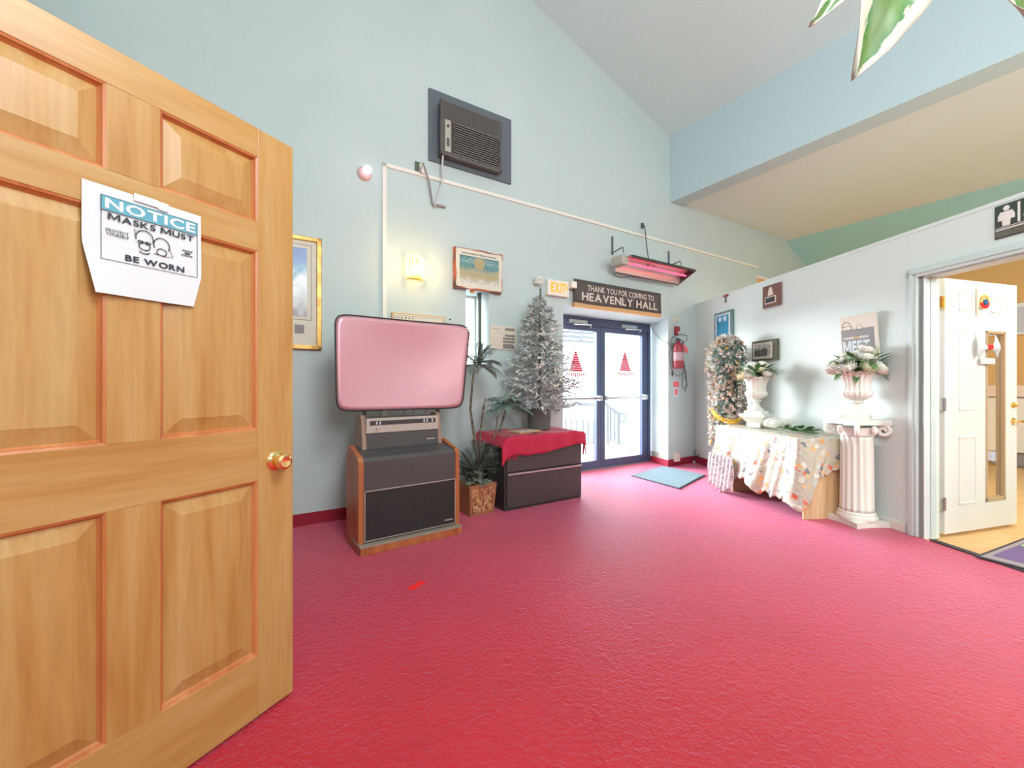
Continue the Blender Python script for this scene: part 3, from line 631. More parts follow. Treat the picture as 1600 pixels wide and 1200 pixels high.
# crystal sconce
s_, z_ = w1(647, 421)
sc = thing('wall_sconce', 'lit crystal sconce with gold back glowing yellow on the entrance wall', 'lamp', at(W1, s_, 0, z_))
MB().box(-.06, .06, -.012, 0, -.09, .10, .004).build('backplate', 'gold', sc)
for zz in (-.085, .085):
    MB().tube([(.085*math.cos(a_), -.012-.095*math.sin(a_), zz) for a_ in [PI*i/14 for i in range(15)]], .006, 6).build('ring', 'gold', sc, smooth=True)
for i in range(9):
    a_ = PI*(i+.5)/9; cx, cy = .088*math.cos(a_), -.014-.095*math.sin(a_)
    MB().lathe([(.0, -.105), (.009, -.092), (.011, -.07), (.011, .085), (.008, .095), (0, .10)], (cx, cy, 0), 6).build('crystal_rod', 'crystal', sc)
MB().lathe([(.0, -.05), (.018, -.035), (.02, .0), (.012, .03), (0, .04)], (0, -.05, 0), 12).build('bulb', 'bulb', sc, smooth=True)
q3 = W1 @ Vector((s_, -.17, z_+.0)); lamp('sconce_light', 'POINT', q3, 4.5, (1.0, .66, .28), radius=.04)
# mounted vintage print with a burnt edge board
s0 = w1(707.5, 386)[0]; s1 = w1(781, 400)[0]; z0, z1 = 2.125, 2.535
vp = thing('mounted_print', 'old teal and gold sunburst print on a scorched edge board, hung above the slit window', 'picture', W1)
def edge(k, x0, x1, z0, z1):
    pts = []; rnd = random.Random(k)
    for (ax, az, bx, bz) in ((x0, z0, x1, z0), (x1, z0, x1, z1), (x1, z1, x0, z1), (x0, z1, x0, z0)):
        for i in range(9):
            u = i/9; j = rnd.uniform(-.006, .006)
            pts.append((ax+(bx-ax)*u+j, az+(bz-az)*u+j))
    return pts
MB().prism(edge(1, s0, s1, z0, z1), -.05, -.01).build('board', mat('scorched_board', (.10, .05, .04), .5, noise=(9, (.62, .14, .06), 3)), vp)
MB().prism(edge(2, s0+.014, s1-.008, z0+.014, z1-.012), -.0525, -.05).build('paper', 'cream', vp)
MB().box(s0+.05, s1-.045, -.0545, -.0525, z0+.04, z1-.075).build('print', picmat('sunburst', [(.75, .72, .66), (.55, .55, .48), (.45, .36, .2), (.40, .38, .26), (.08, .25, .26), (.20, .36, .36), (.07, .20, .22)], 30, 2, z0+.04, z1-.075, .5), vp)
MB().lathe([(.062, 0), (0, .002)], ((s0+s1)/2+.0, -.0545, z1-.14), 24, 'y').build('sun_oval', mat('dull_gold', (.42, .36, .2), .5), vp)
rr = MB()
for i in range(13):
    a_ = PI*(i)/12; ox, oz = (s0+s1)/2, z1-.14
    rr.tube([(ox+.07*math.cos(a_), -.0547, oz+.06*math.sin(a_)), (ox+min(.16, .16)*math.cos(a_), -.0547, oz+.055*math.sin(a_)+.005)], .0012, 4)
rr.build('sun_rays', 'cream', vp)
tt = MB()
for i in range(22): tt.box(s0+.08+i*.018, s0+.09+i*.018, -.0535, -.0525, z1-.058, z1-.045)
tt.build('title_line', 'ink', vp)
MB().box(s0+.19, s0+.235, -.02, 0.0, z0-.03, z0+.02).build('hanger', 'tanstrip', vp)
# certificate behind the screen
s0, z1 = w1(611, 488); s1 = w1(694, 497)[0]
ct = thing('certificate', 'pale framed certificate on the wall mostly hidden behind the pink screen', 'certificate', W1)
MB().box(s0, s1, -.02, 0, 1.45, z1, .003).build('frame', 'tanstrip', ct); MB().box(s0+.018, s1-.012, -.023, -.02, 1.47, z1-.012).build('sheet', 'cream', ct)
cc = MB()
for i in range(5): cc.lathe([(.008, 0), (0, .002)], (s0+.06+i*.035, -.023, z1-.045), 8, 'y')
rect(cc, s0+.03, s1-.024, 1.49, z1-.025, .003, -.0232); cc.build('seal_row', 'greyplastic', ct)
s_, z_ = w1(703, 499); tag(MB().lathe([(.008, 0), (.006, .02), (0, .021)], (s_, 0, z_), 8, 'y').build('wall_screw', 'darksteel', None, W1), 'tiny dark screw in the wall between the pink screen and the slit window', 'screw')
# wall chart
s0, z1 = w1(765, 508); s1, z0 = w1(806, 547.5)
ch = thing('wall_chart', 'cream chart with rows of tiny print on the wall left of the frosted tree', 'poster', W1)
MB().box(s0, s1, -.012, 0, z0, z1, .002).build('sheet', 'cream', ch)
tt = MB(); W_ = s1-s0; H_ = z1-z0
for k, (za, sp) in enumerate(((.86, .3), (.60, .45), (.47, 0), (.34, 0), (.2, 0), (.1, 0))):
    for i in range(12):
        u = .48+i*.038
        if sp and not (.55 < u < .9): continue
        tt.box(s0+W_*u, s0+W_*(u+.024), -.0135, -.012, z0+H_*za-.012, z0+H_*za+(.012 if k else .016))
for i in range(9): tt.box(s0+W_*(.08+i*.032), s0+W_*(.1+i*.032), -.0135, -.012, z0+H_*.85, z0+H_*.87)
tt.build('tiny_print', 'greyplastic', ch)
pc = MB(); 
pc.tube([(s0+W_*.27+.045*math.cos(a_), -.0135, z0+H_*.45+.075*math.sin(a_)) for a_ in [2*PI*i/20 for i in range(21)]], .003, 4); pc.lathe([(.022, 0), (0, .002)], (s0+W_*.27, -.0125, z0+H_*.55), 12, 'y')
pc.build('figure_drawing', 'petalp', ch)
# exit sign with emergency heads
s0, z1 = w1(851, 437); s1, z0 = w1(884, 466)
ex = thing('exit_sign', 'lit exit sign with orange letters above the top of the frosted tree', 'sign', W1)
MB().box(s0, s1, -.06, 0, z0, z1, .006).build('housing', 'whitewarm', ex)
text('EXIT', s0+.045, s1-.045, z0+.035, z1-.03, -.0605, .035, .004).build('lettering', 'exit', ex)
MB().prism([(s1-.038, z0+.07), (s1-.012, z0+.10), (s1-.038, z0+.13)], -.064, -.06).build('arrow', 'exit', ex)
for i, (px, py) in enumerate(((843, 438), (896, 445))):
    s_, z_ = w1(px, py, -.08)
    e = MB().box(s_-.04, s_+.04, -.10, -.03, z_-.04, z_+.04, .012); e.box(s_-.02, s_+.02, -.03, 0, z_-.02, z_+.02)
    eo = e.build('lamp_head', 'whitewarm', ex, smooth=True)
    fc = MB()
    for k in range(4): fc.box(s_-.028+k*.015, s_-.02+k*.015, -.103, -.10, z_-.025, z_+.025)
    fc.build('lens_ribs', 'steel', eo)
# banner
(s0, z1), (s1, zz) = w1(893, 436), w1(1028, 461)
bn = thing('hanging_banner', 'charcoal banner thanking visitors in cream capitals, hung over the entrance doors', 'banner', W1)
z1 = 2.415; z0 = 2.088
def bf(u, v):
    return (s0+(s1-s0)*u, -.045-.012*math.sin(7*u)*(1-v), z0+.045+(z1-z0-.045)*v-.012*math.sin(PI*u)*(1-v)*0)
MB().grid(bf, 24, 4).build('cloth', 'banner', bn, smooth=True, thick=.004, angle=None)
MB().box(s0, s1, -.055, -.0, z0, z0+.05, .004).build('bottom_rail', 'tanstrip', bn)
MB().tube([(s0, -.045, z1-.004), (s1, -.045, z1-.004)], .008, 8).box(s0+.05, s0+.09, -.045, 0, z1-.02, z1).box(s1-.09, s1-.05, -.045, 0, z1-.02, z1).build('top_rod', 'darksteel', bn)
text('THANK YOU FOR COMING TO', s0+.20, s1-.16, z0+.205, z0+.28, -.0605, .015).build('lettering', 'lettering', bn)
text('HEAVENLY HALL', s0+.11, s1-.09, z0+.085, z0+.185, -.0605, .025).build('lettering', 'lettering', bn)
# infrared heater hung on brackets
hn0, hn1 = -.34, -.12       # front and rear edge distance from the wall
(hs0, hz0), (hs1, hz1) = w1(971, 412, -.22), w1(1071, 433, -.22)
hz = (hz0+hz1)/2
ht = thing('infrared_heater', 'long infrared heater with glowing red tube hanging above the entrance banner', 'heater', W1)
def trough(mb, x0, x1):
    pr = [(-.38, hz+.055), (-.27, hz+.085), (-.18, hz+.06), (-.12, hz-.0), (-.11, hz-.08), (-.118, hz-.08), (-.128, hz-.0), (-.186, hz+.053), (-.27, hz+.076), (-.38, hz+.047)]
    n_ = len(pr); mb.add([(x0, y, z) for y, z in pr]+[(x1, y, z) for y, z in pr], [(i, i+n_, (i+1) % n_+n_, (i+1) % n_) for i in range(n_)]+[tuple(range(n_)), tuple(range(2*n_-1, n_-1, -1))])
m_ = MB(); trough(m_, hs0, hs1); m_.build('reflector', 'reflector', ht)
MB().add([(x, y, z) for x in (hs1, hs1+.006) for y, z in ((-.38, hz+.05), (-.27, hz+.08), (-.18, hz+.056), (-.12, hz), (-.112, hz-.08))], [(0, 1, 2, 3, 4), (9, 8, 7, 6, 5)]+[(i, i+5, (i+1) % 5+5, (i+1) % 5) for i in range(5)]).build('end_cap', 'darkgrey', ht)
MB().box(hs0-.11, hs0+.01, -.33, -.15, hz-.04, hz+.07, .01).build('junction_box', 'silver', ht)
MB().tube([(hs0+.02, -.235, hz+.015), (hs1-.02, -.235, hz+.015)], .013, 10).build('heating_tube', 'tube', ht, smooth=True)
for u in (.42, .88): MB().tube([(hs0+(hs1-hs0)*u, -.26+.03*math.cos(a_), hz+.018+.03*math.sin(a_)) for a_ in [PI*i/6 for i in range(-1, 8)]], .005, 5).build('tube_clip', 'steel', ht)
MB().box(hs0, hs1, -.385, -.378, hz+.040, hz+.066).box(hs0, hs1, -.385, -.30, hz+.060, hz+.068).box(hs0, hs1, -.12, -.105, hz-.088, hz-.078).build('reflector_lip', 'darkgrey', ht)
for i, (pa_, pb2, pc2) in enumerate((((956, 370), (956, 398), (973, 386)), ((1044, 393), (1044, 418), (1063, 408)))):
    br = MB(); (sa, za), (sb, zb_) = w1(*pa_), w1(*pb2)
    tip = w1(pc2[0], pc2[1], -.24)
    br.tube([(sa, -.01, za), (sa, -.01, zb_)], .012, 6); br.tube([(sa, -.01, zb_+.02), (tip[0], -.24, tip[1]), (tip[0]+.015, -.24, tip[1]-.05)], .008, 6)
    br.build('bracket', 'darksteel', ht)
    ch_ = MB(); xx = hs0+.02 if i == 0 else hs1-.05
    nl = 7
    for k in range(nl):
        u = k/nl; u2 = (k+.8)/nl; P0 = Vector((tip[0]+.015, -.24, tip[1]-.05)); P1 = Vector((xx, -.24, hz+.05))
        ch_.tube([(P0+(P1-P0)*u)[:], (P0+(P1-P0)*u2)[:]], .004, 5)
    ch_.build('chain', 'darksteel', ht)
pts = []
for px, py, nn in ((1003, 357, -.0), (1004, 352, -.05), (1007, 353, -.08), (1009, 370, -.12), (1011, 390, -.18), (1013, 403, -.22), (1012, 419, -.24)):
    s_, z_ = w1(px, py, nn); pts.append((s_, nn, z_))
MB().tube(pts, .007, 6).build('supply_cord', 'darksteel', ht, smooth=True)
pts = []
for px, py, nn in ((962, 424, -.24), (959, 430, -.2), (968, 434, -.15), (985, 432, -.13), (1005, 435, -.12), (1030, 439, -.12)):
    s_, z_ = w1(px, py, nn); pts.append((s_, nn, z_))
MB().tube(pts, .005, 6).build('slack_wire', 'darksteel', ht, smooth=True)
s_, z_ = w1(1003, 353); tag(MB().box(s_-.02, s_+.02, -.02, 0, z_-.035, z_+.035, .004).build('outlet_box', 'darksteel', None, W1), 'small dark outlet above the infrared heater', 'outlet')
# strobe, pull station, extinguisher
s_, z_ = w1(1056.5, 499)
st = thing('smoke_alarm', 'small round pale alarm on the wall above the red pull box', 'alarm', at(W1, s_, 0, z_))
MB().lathe([(.042, 0), (.042, .015), (.03, .03), (0, .032)], (0, 0, 0), 24, 'y').build('cover', mat('alarm_cream', (.6, .62, .45), .5), st, smooth=True)
MB().box(-.012, .012, -.036, -.03, -.012, .012).build('sounder', 'petalg', st)
s_, z_ = w1(1056, 517)
ps = thing('fire_alarm_pull', 'small red fire alarm box above the extinguisher', 'alarm', at(W1, s_, 0, z_))
MB().box(-.045, .045, -.04, 0, -.06, .06, .006).build('box', 'red', ps); MB().box(-.005, .03, -.048, -.04, -.05, -.01, .003).build('pull_handle', 'paper', ps)
s_, z_ = w1(1060, 535, -.09); z0 = w1(1060, 576, -.09)[1]
fe = thing('fire_extinguisher', 'red fire extinguisher hanging on the wall right of the entrance doors', 'fire extinguisher', at(W1, s_, -.09, z0))
H = z_-z0
MB().lathe([(.06, 0), (.07, .012), (.072, .03), (.072, H-.08), (.06, H-.03), (.03, H-.005), (.022, H+.015), (0, H+.016)], (0, 0, 0), 28).build('cylinder', 'red', fe, smooth=True)
MB().lathe([(.0735, H*.30), (.0735, H*.62)], (0, 0, 0), 28).build('label_band', mat('faded_label', (.45, .30, .32), .5), fe, smooth=True)
MB().box(-.02, .02, -.02, .02, H+.01, H+.05).box(-.075, .03, -.01, .01, H+.045, H+.06, .003).box(-.07, .02, -.01, .01, H+.012, H+.024, .003).build('valve_handle', 'darksteel', fe)
MB().tube([(.02, 0, H+.03), (.07, -.02, H+.02), (.085, -.01, H-.10), (.08, 0, .12), (.078, 0, .02)], .009, 8).build('hose', 'darksteel', fe, smooth=True)
MB().box(.03, .06, -.03, .089, H*.5, H*.55).build('wall_hook', 'steel', fe)
s_, z_ = w1(1071, 546, -.06); tag(MB().prism([(s_-.05, z_+.06), (s_-.02, z_+.07), (s_+.05, z_-.0), (s_+.05, z_-.06), (s_+.0, z_-.03), (s_-.045, z_+.03)], -.065, -.06).build('inspection_tag', 'pinktag', None, W1), 'bright red tag hanging beside the fire extinguisher', 'tag')
s_, z_ = w1(1056, 607)
lb = thing('instruction_label', 'faded red and white label on the wall below the fire extinguisher', 'label', at(W1, s_, 0, z_))
MB().box(-.07, .07, -.006, 0, -.115, .115).build('sheet', 'paper', lb); MB().box(-.06, .06, -.008, -.006, .02, .10).box(-.03, .03, -.008, -.006, -.09, -.01).build('print', 'pinktag', lb)
s_, z_ = w1(1050, 584); tag(MB().prism([(s_-.015, z_), (s_, z_-.04), (s_+.015, z_), (s_+.004, z_+.05), (s_-.004, z_+.05)], -.012, 0).build('wall_hook', 'darksteel', None, W1), 'tiny dark arrow shaped hook below the fire extinguisher', 'hook')
pts = []
for px, py, nn in ((1017, 508, .38), (1022, 520, .28), (1033, 531, .12), (1044, 537, -.01), (1051, 540, -.03), (1056, 538, -.05)):
    s_, z_ = w1(px, py, nn); pts.append((s_, nn, z_))
cdr = thing('signal_cable', 'thin dark cable strung from the door frame and looped around the fire extinguisher', 'cable', W1)
MB().tube(pts, .005, 6).build('cable', 'darksteel', cdr, smooth=True)
for lp in (((1056, 540), (1048, 535), (1051, 527), (1062, 522), (1073, 524), (1074, 530), (1068, 536), (1062, 538)),
           ((1050, 540), (1046, 552), (1047, 570), (1052, 583), (1061, 588), (1067, 582)),
           ((1069, 566), (1067, 585), (1066, 604), (1069, 608), (1073, 600), (1072, 580), (1069, 568), (1071, 590), (1074, 602), (1070, 612))):
    pts = [(w1(px, py, -.03)[0], -.03, w1(px, py, -.03)[1]) for px, py in lp]
    MB().tube(pts, .005, 6).build('cable_loop', 'darksteel', cdr, smooth=True)
s_, z_ = w1(1055, 714); tag(MB().box(s_-.055, s_+.055, -.045, 0, z_-.06, z_+.055, .006).build('junction_box', 'whitewarm', None, W1), 'cream box low on the wall by the grey door mat', 'box')
s_, z_ = w2(1092, 713)
pl_ = thing('wall_plate', 'round cream outlet plate low on the partition with a cord and tag', 'outlet', W2)
MB().box(s_-.06, s_+.07, -.01, 0, z_-.07, z_+.08, .006).build('plate', 'cream', pl_)
MB().lathe([(.02, 0), (.016, .012), (0, .013)], (s_, -.01, z_), 14, 'y').build('socket', 'darksteel', pl_)
MB().tube([(s_-.02, -.03, z_+.1), (s_-.05, -.05, z_+.04), (s_-.02, -.05, z_-.03), (s_-.04, -.06, z_-.08)], .005, 6).build('cord', 'darksteel', pl_, smooth=True)
MB().box(s_-.04, s_-.0, -.075, -.05, z_-.135, z_-.07, .006).build('plug_tag', 'paper', pl_)
# grey door mat
mq = [Vector(((px-800)/FPX*FPX*CAMH/(py-600), FPX*CAMH/(py-600))) for px, py in ((986, 744), (1062, 765), (1103, 743), (1036, 728.5))]
dm = thing('door_mat', 'blue grey door mat on the carpet in front of the entrance doors', 'mat')
pts = [v[:] for v in mq]
MB().slab(pts, 0.0, .008).build('rubber_edge', 'rubber', dm)
c_ = sum(mq, Vector((0, 0)))/4; MB().slab([((v-c_)*.95+c_)[:] for v in mq], .007, .013).build('pile', 'mat_grey', dm)

# ================================================================== PARTITION WALL THINGS
# blue certificate
s0, s1 = w2(1119, 500)[0], w2(1147, 500)[0]; z1 = (w2(1119, 491)[1]+w2(1146, 483)[1])/2; z0 = 1.76
bc = thing('framed_certificate', 'blue certificate with two seals in a grey frame on the partition near the corner', 'picture', W2)
MB().box(s0, s1, -.03, 0, z0, z1, .005).build('frame', mat('slate_frame', (.12, .20, .20), .4), bc)
MB().box(s0+.035, s1-.035, -.033, -.03, z0+.03, z1-.03).build('mat_board', 'paper', bc)
MB().box(s0+.065, s1-.065, -.035, -.033, z0+.05, z1-.05).build('sheet', picmat('blue_sheet', [(.03, .2, .35), (.04, .26, .42), (.02, .22, .38), (.10, .4, .5)], 14, 2, z0, z1, .5), bc)
for u in (.36, .64): MB().lathe([(.033, 0), (0, .002)], (s0+(s1-s0)*u, -.035, z1-.10), 20, 'y').build('seal', 'paper', bc)
# small red ornament
s_, z_ = w2(1135, 464)
orn = thing('wall_ornament', 'tiny dark red bow ornament at the top of the partition above the blue certificate', 'ornament', at(W2, s_, 0, z_))
MB().box(-.05, .05, -.02, 0, .0, .03, .01).build('bow', 'red', orn); MB().tube([(0, -.01, 0), (.0, -.012, -.05)], .008, 6).lathe([(.0, -.08), (.014, -.065), (0, -.045)], (0, -.012, 0), 8).build('drop', 'darksteel', orn)
# plaque
s0, s1 = w2(1195, 460)[0], w2(1222, 460)[0]; z0, z1 = 2.035, 2.285
pq = thing('award_plaque', 'brown wooden plaque with a black nameplate high on the partition', 'plaque', W2)
MB().box(s0, s1, -.03, 0, z0, z1, .008).build('board', mat('walnut', (.17, .08, .06), .4), pq)
MB().box(s0+.045, s1-.05, -.036, -.03, z0+.04, z0+.12, .002).build('nameplate_border', 'petalp', pq); MB().box(s0+.06, s1-.065, -.039, -.036, z0+.052, z0+.108).build('nameplate', 'ink', pq)
MB().prism([((s0+s1)/2-.04, z0+.13), ((s0+s1)/2+.04, z0+.13), ((s0+s1)/2+.02, z0+.21), ((s0+s1)/2, z0+.225), ((s0+s1)/2-.02, z0+.21)], -.038, -.03).build('emblem', 'cream', pq)
# black and white photo
s0, s1 = w2(1179, 545)[0], w2(1217.5, 545)[0]; z0, z1 = 1.437, 1.672
bp_ = thing('framed_photo', 'black and white group photo in a dark frame above the left flower urn', 'picture', W2)
MB().box(s0, s1, -.035, 0, z0, z1, .005).build('frame', mat('olive_frame', (.10, .10, .06), .4), bp_); MB().box(s0+.025, s1-.06, -.038, -.035, z0+.025, z1-.025).build('mat_board', 'cream', bp_)
MB().box(s0+.05, s1-.085, -.040, -.038, z0+.045, z1-.05).build('photo', speckle('old_photo', (.5, .48, .46), [(.06, .06, .07), (.2, .18, .2), (.7, .66, .64)], 28, .5, .45), bp_)
pg = MB()
for i in range(6):
    x = s0+.07+i*.035; pg.lathe([(.012, 0), (0, .002)], (x, -.040, z1-.095-.01*(i % 2)), 10, 'y').box(x-.014, x+.014, -.0415, -.040, z0+.055, z1-.11)
pg.build('photo_figures', 'greyplastic', bp_)
# poster
s0, s1 = w2(1320, 500)[0], w2(1378, 500)[0]; z1 = 1.772; z0 = 1.25
po = thing('event_poster', 'cream and grey poster on foam board behind the right flower urn', 'poster', W2)
MB().add([(s0, -.012, z0), (s1, -.012, z0), (s1, -.055, z1), (s0, -.055, z1), (s0, 0, z0), (s1, 0, z0), (s1, -.045, z1), (s0, -.045, z1)], [(0, 1, 2, 3), (4, 7, 6, 5), (3, 2, 6, 7), (0, 3, 7, 4), (1, 5, 6, 2), (0, 4, 5, 1)]).build('board', 'cream', po)
def tilt(mb):
    mb.v = [(x, y-.012-(z-z0)/(z1-z0)*.043, z) for x, y, z in mb.v]; return mb
g0 = z1-.12
tilt(MB().box(s0+.01, s1-.03, -.002, -.0004, z0+.02, g0)).build('grey_panel', mat('poster_grey', (.22, .20, .20), .6), po)
t = text('MEET', s0+.02, s1-.07, g0-.21, g0-.10, -.003, .04); t = tilt(t); t.build('lettering', 'paper', po)
sm = MB()
for i in range(14):
    if i not in (6, 7, 8): sm.box(s0+.03+i*.017, s0+.043+i*.017, -.003, -.002, g0-.085, g0-.065)
tilt(sm).build('small_print', 'lettering', po)
sm = MB()
for i in (6, 7, 8): sm.box(s0+.03+i*.017, s0+.043+i*.017, -.003, -.002, g0-.085, g0-.065)
tilt(sm).build('small_print', 'tanstrip', po)
dr = MB().lathe([(.034, 0), (0, .002)], (s0+.19, -.001, g0+.01), 20, 'y')
tilt(dr).build('round_emblem', 'cream', po)
dr = MB().tube([(s0+.03, -.002, g0+.01), (s0+.02, -.002, g0+.04), (s0+.05, -.002, g0+.075), (s0+.09, -.002, g0+.06), (s0+.11, -.002, g0+.03), (s0+.03, -.002, g0+.03)], .002, 4).tube([(s0+.11, -.002, g0+.03), (s0+.115, -.002, g0+.0), (s0+.11, -.002, g0-.01)], .002, 4)
dr.tube([(s0+.19+.026*math.cos(a_), -.004, g0+.01+.026*math.sin(a_)) for a_ in [2*PI*i/16 for i in range(17)]], .0012, 4)
tilt(dr).build('line_drawing', 'greyplastic', po)
# restroom sign
s0 = w2(1556, 350)[0]; s1 = s0+.38; z0, z1 = w2(1556, 375)[1], w2(1557, 323)[1]
z1 = min(z1, 2.325)
rs = thing('restroom_sign', 'dark restroom sign with pale man and woman figures over the doorway casing', 'sign', W2)
MB().box(s0, s1, -.012, 0, z0, z1, .008).build('board', mat('dark_green_sign', (.045, .06, .05), .4), rs)
def person(cx, dress, mb):
    mb.lathe([(.017, 0), (0, .002)], (cx, -.012, z1-.03), 14, 'y')
    if dress: mb.prism([(cx-.018, z1-.05), (cx+.018, z1-.05), (cx+.045, z0+.105), (cx-.045, z0+.105)], -.014, -.012).box(cx-.018, cx-.004, -.014, -.012, z0+.075, z0+.11).box(cx+.004, cx+.018, -.014, -.012, z0+.075, z0+.11)
    else: mb.prism([(cx-.03, z1-.05), (cx+.03, z1-.05), (cx+.042, z1-.075), (cx+.042, z0+.11), (cx+.022, z0+.11), (cx+.018, z0+.072), (cx-.018, z0+.072), (cx-.022, z0+.11), (cx-.042, z0+.11), (cx-.042, z1-.075)], -.014, -.012)
fg = MB(); person(s0+.062, False, fg); person(s0+.19, True, fg); fg.box(s0+.118, s0+.13, -.014, -.012, z0+.075, z1-.015)
fg.build('figures', 'whitewarm', rs)
MB().box(s0+.008, s1, -.014, -.012, z0+.048, z0+.058).box(s0+.008, s1, -.014, -.012, z0+.064, z0+.068).build('stripes', 'lettering', rs)
MB().box(s0+.008, s1-.008, -.0135, -.012, z0+.008, z0+.043).build('lower_panel', mat('sign_olive', (.13, .13, .10), .5), rs)

# ================================================================== FURNITURE
# ---- projection television: wood console, rear box and curved screen
cA = W1 @ Vector((-4.411, -.924, 0)); cB = W1 @ Vector((-3.635, -.881, 0))
cd = (cB-cA).to_2d(); CW = cd.length; cd = cd.normalized()
TV = frame(cA.to_2d(), cd)
def tvp(px, py, n): return onwall(TV, px, py, n)
tv = thing('projection_television', 'vintage projection television with wood console and big curved pink screen', 'television', TV)
MB().box(0, CW, 0, .36, .0, .055, .006).build('plinth', 'cherry', tv)
MB().box(-.005, CW+.0, -.005, .2, .055, .068, .003).build('plinth_top', mat('worn_edge', (.3, .25, .2), .6), tv)
b0 = .045
def side(x0, x1):
    return MB().add([(x, y, z) for x in (x0, x1) for y, z in ((b0, .06), (.36, .06), (.36, .655), (.30, .72), (b0+.02, .66), (b0, .63))],
                    [(5, 4, 3, 2, 1, 0), (6, 7, 8, 9, 10, 11)]+[(i, (i+1) % 6, (i+1) % 6+6, i+6) for i in range(6)])
side(0.0, .035).build('side_panel', 'cherry', tv); side(CW-.035, CW).build('side_panel', 'cherry', tv)
MB().box(.035, CW-.035, b0+.01, .36, .06, .40).build('cabinet_body', 'darkgrey', tv)
MB().box(.042, CW-.042, b0-.004, b0+.01, .085, .425, .002).build('speaker_cloth', 'black', tv)
tr = MB(); rect(tr, .038, CW-.038, .08, .43, .006, b0-.004); tr.v = [(x, b0-.008 if y < b0-.004 else b0, z) for x, y, z in tr.v]
tr.build('silver_edging', 'silver', tv)
MB().add([(x, y, z) for x in (.036, CW-.036) for y, z in ((b0+.002, .43), (.34, .43), (.34, .70), (b0+.19, .69), (b0+.022, .655), (b0+.006, .63))],
         [(5, 4, 3, 2, 1, 0), (6, 7, 8, 9, 10, 11)]+[(i, (i+1) % 6, (i+1) % 6+6, i+6) for i in range(6)]).build('lid', 'consoletop', tv)
MB().box(CW-.13, CW-.06, b0-.009, b0-.004, .115, .123).build('badge', 'silver', tv)
rn_ = .235
r0, r1 = tvp(566, 680, rn_)[0], tvp(690, 680, rn_)[0]; rz1 = .935
MB().box(r0+.03, r1-.03, rn_+.01, .42, .60, rz1-.02).build('rear_box', 'greyplastic', tv)
for x in (r0, r1-.03): MB().add([(xx, y, z) for xx in (x, x+.03) for y, z in ((rn_-.01, .66), (.43, .66), (.43, rz1-.03), (.36, rz1+.005), (rn_+.05, rz1+.0), (rn_+.03, rz1-.02))],
         [(5, 4, 3, 2, 1, 0), (6, 7, 8, 9, 10, 11)]+[(i, (i+1) % 6, (i+1) % 6+6, i+6) for i in range(6)]).build('side_panel', mat('tan_side', (.32, .20, .14), .5), tv)
MB().box(r0+.03, r1-.03, rn_, rn_+.02, .805, rz1-.02, .002).build('control_panel', 'silver', tv)
MB().box(r0+.055, r1-.055, rn_-.003, rn_, .862, .895).build('tuning_scale', 'darkgrey', tv)
kb = MB()
for x in (r0+.10, r0+.125, r1-.16, r1-.135, r1-.09): kb.box(x, x+.010, rn_-.008, rn_-.003, .868, .890)
kb.build('buttons', 'paper', tv)
MB().lathe([(.016, 0), (.014, .015), (0, .016)], (r0+.115, rn_, .838), 14, 'y').build('knob', 'silver', tv, smooth=True)
MB().box(r0+.03, r1-.03, rn_+.004, rn_+.01, .68, .80).build('grille_cloth', mat('grey_grille', (.075, .072, .07), .5), tv)
MB().box(r1-.13, r1-.06, rn_, rn_+.004, .728, .736).build('badge', 'silver', tv)
# screen: curved sheet, corners from the photo, bulging away in the middle
sn = .33
cor = {}
for k, (px, py) in dict(bl=(526, 643), br=(722, 637.5), tl=(523, 489.5), tr=(734.5, 509)).items(): cor[k] = tvp(px, py, sn-.06 if k[1] == 'l' else sn-.06)
def scr(u, v, off=0.0, m=0.0):
    u = m+(1-2*m)*u; v = m*1.5+(1-3*m)*v
    xb = cor['bl'][0]*(1-u)+cor['br'][0]*u; xt = cor['tl'][0]*(1-u)+cor['tr'][0]*u
    zb_ = cor['bl'][1]*(1-u)+cor['br'][1]*u; zt_ = cor['tl'][1]*(1-u)+cor['tr'][1]*u
    x = xb*(1-v)+xt*v; z = zb_*(1-v)+zt_*v
    y = sn-.06+.075*math.sin(PI*u)*1.0*(.4+.6*math.sin(PI*v))+off
    return (x, y, z)
def rim(n=64, off=0.0, m=0.0):
    pts = []
    c = .035
    for k in range(n):
        a_ = 2*PI*k/n; cx = math.copysign(abs(math.cos(a_))**.16, math.cos(a_)); cy = math.copysign(abs(math.sin(a_))**.16, math.sin(a_))
        pts.append(scr(.5+.5*cx, .5+.5*cy, off, m))
    return pts
def disk(u, v):    # square-ish mesh mapped to rounded outline
    x, y = 2*u-1, 2*v-1
    k = (abs(x)**14+abs(y)**14)**(1/14) if (x or y) else 1
    s_ = 1/max(k, 1e-6)*max(abs(x), abs(y)) if (x or y) else 1
    return scr(.5+.5*x*s_, .5+.5*y*s_, 0, .004)
MB().grid(disk, 32, 24).build('screen', 'screen', tv, smooth=True, angle=None, thick=.006)
def disk2(u, v):
    p_ = disk(u, v); return (p_[0], p_[1]+.02, p_[2])
MB().grid(disk2, 20, 16).build('screen_back', 'darkgrey', tv, smooth=True, angle=None, thick=.02)
rp = []
nn_ = 120
for k in range(nn_+1):
    a_ = 2*PI*k/nn_; x, y = math.cos(a_), math.sin(a_); m_ = max(abs(x), abs(y)); x /= m_; y /= m_
    kk = (abs(x)**14+abs(y)**14)**(1/14); x /= kk; y /= kk
    rp.append(scr(.5+.5*x, .5+.5*y, -.002, 0))
MB().tube(rp, .0052, 6).build('screen_rim', 'black', tv, smooth=True)
for px in (569.5, 684.5):
    x = tvp(px, 650, .36)[0]; MB().box(x-.011, x+.011, .35, .375, rz1-.05, 1.25).build('support_post', 'darksteel', tv)
wr = MB()
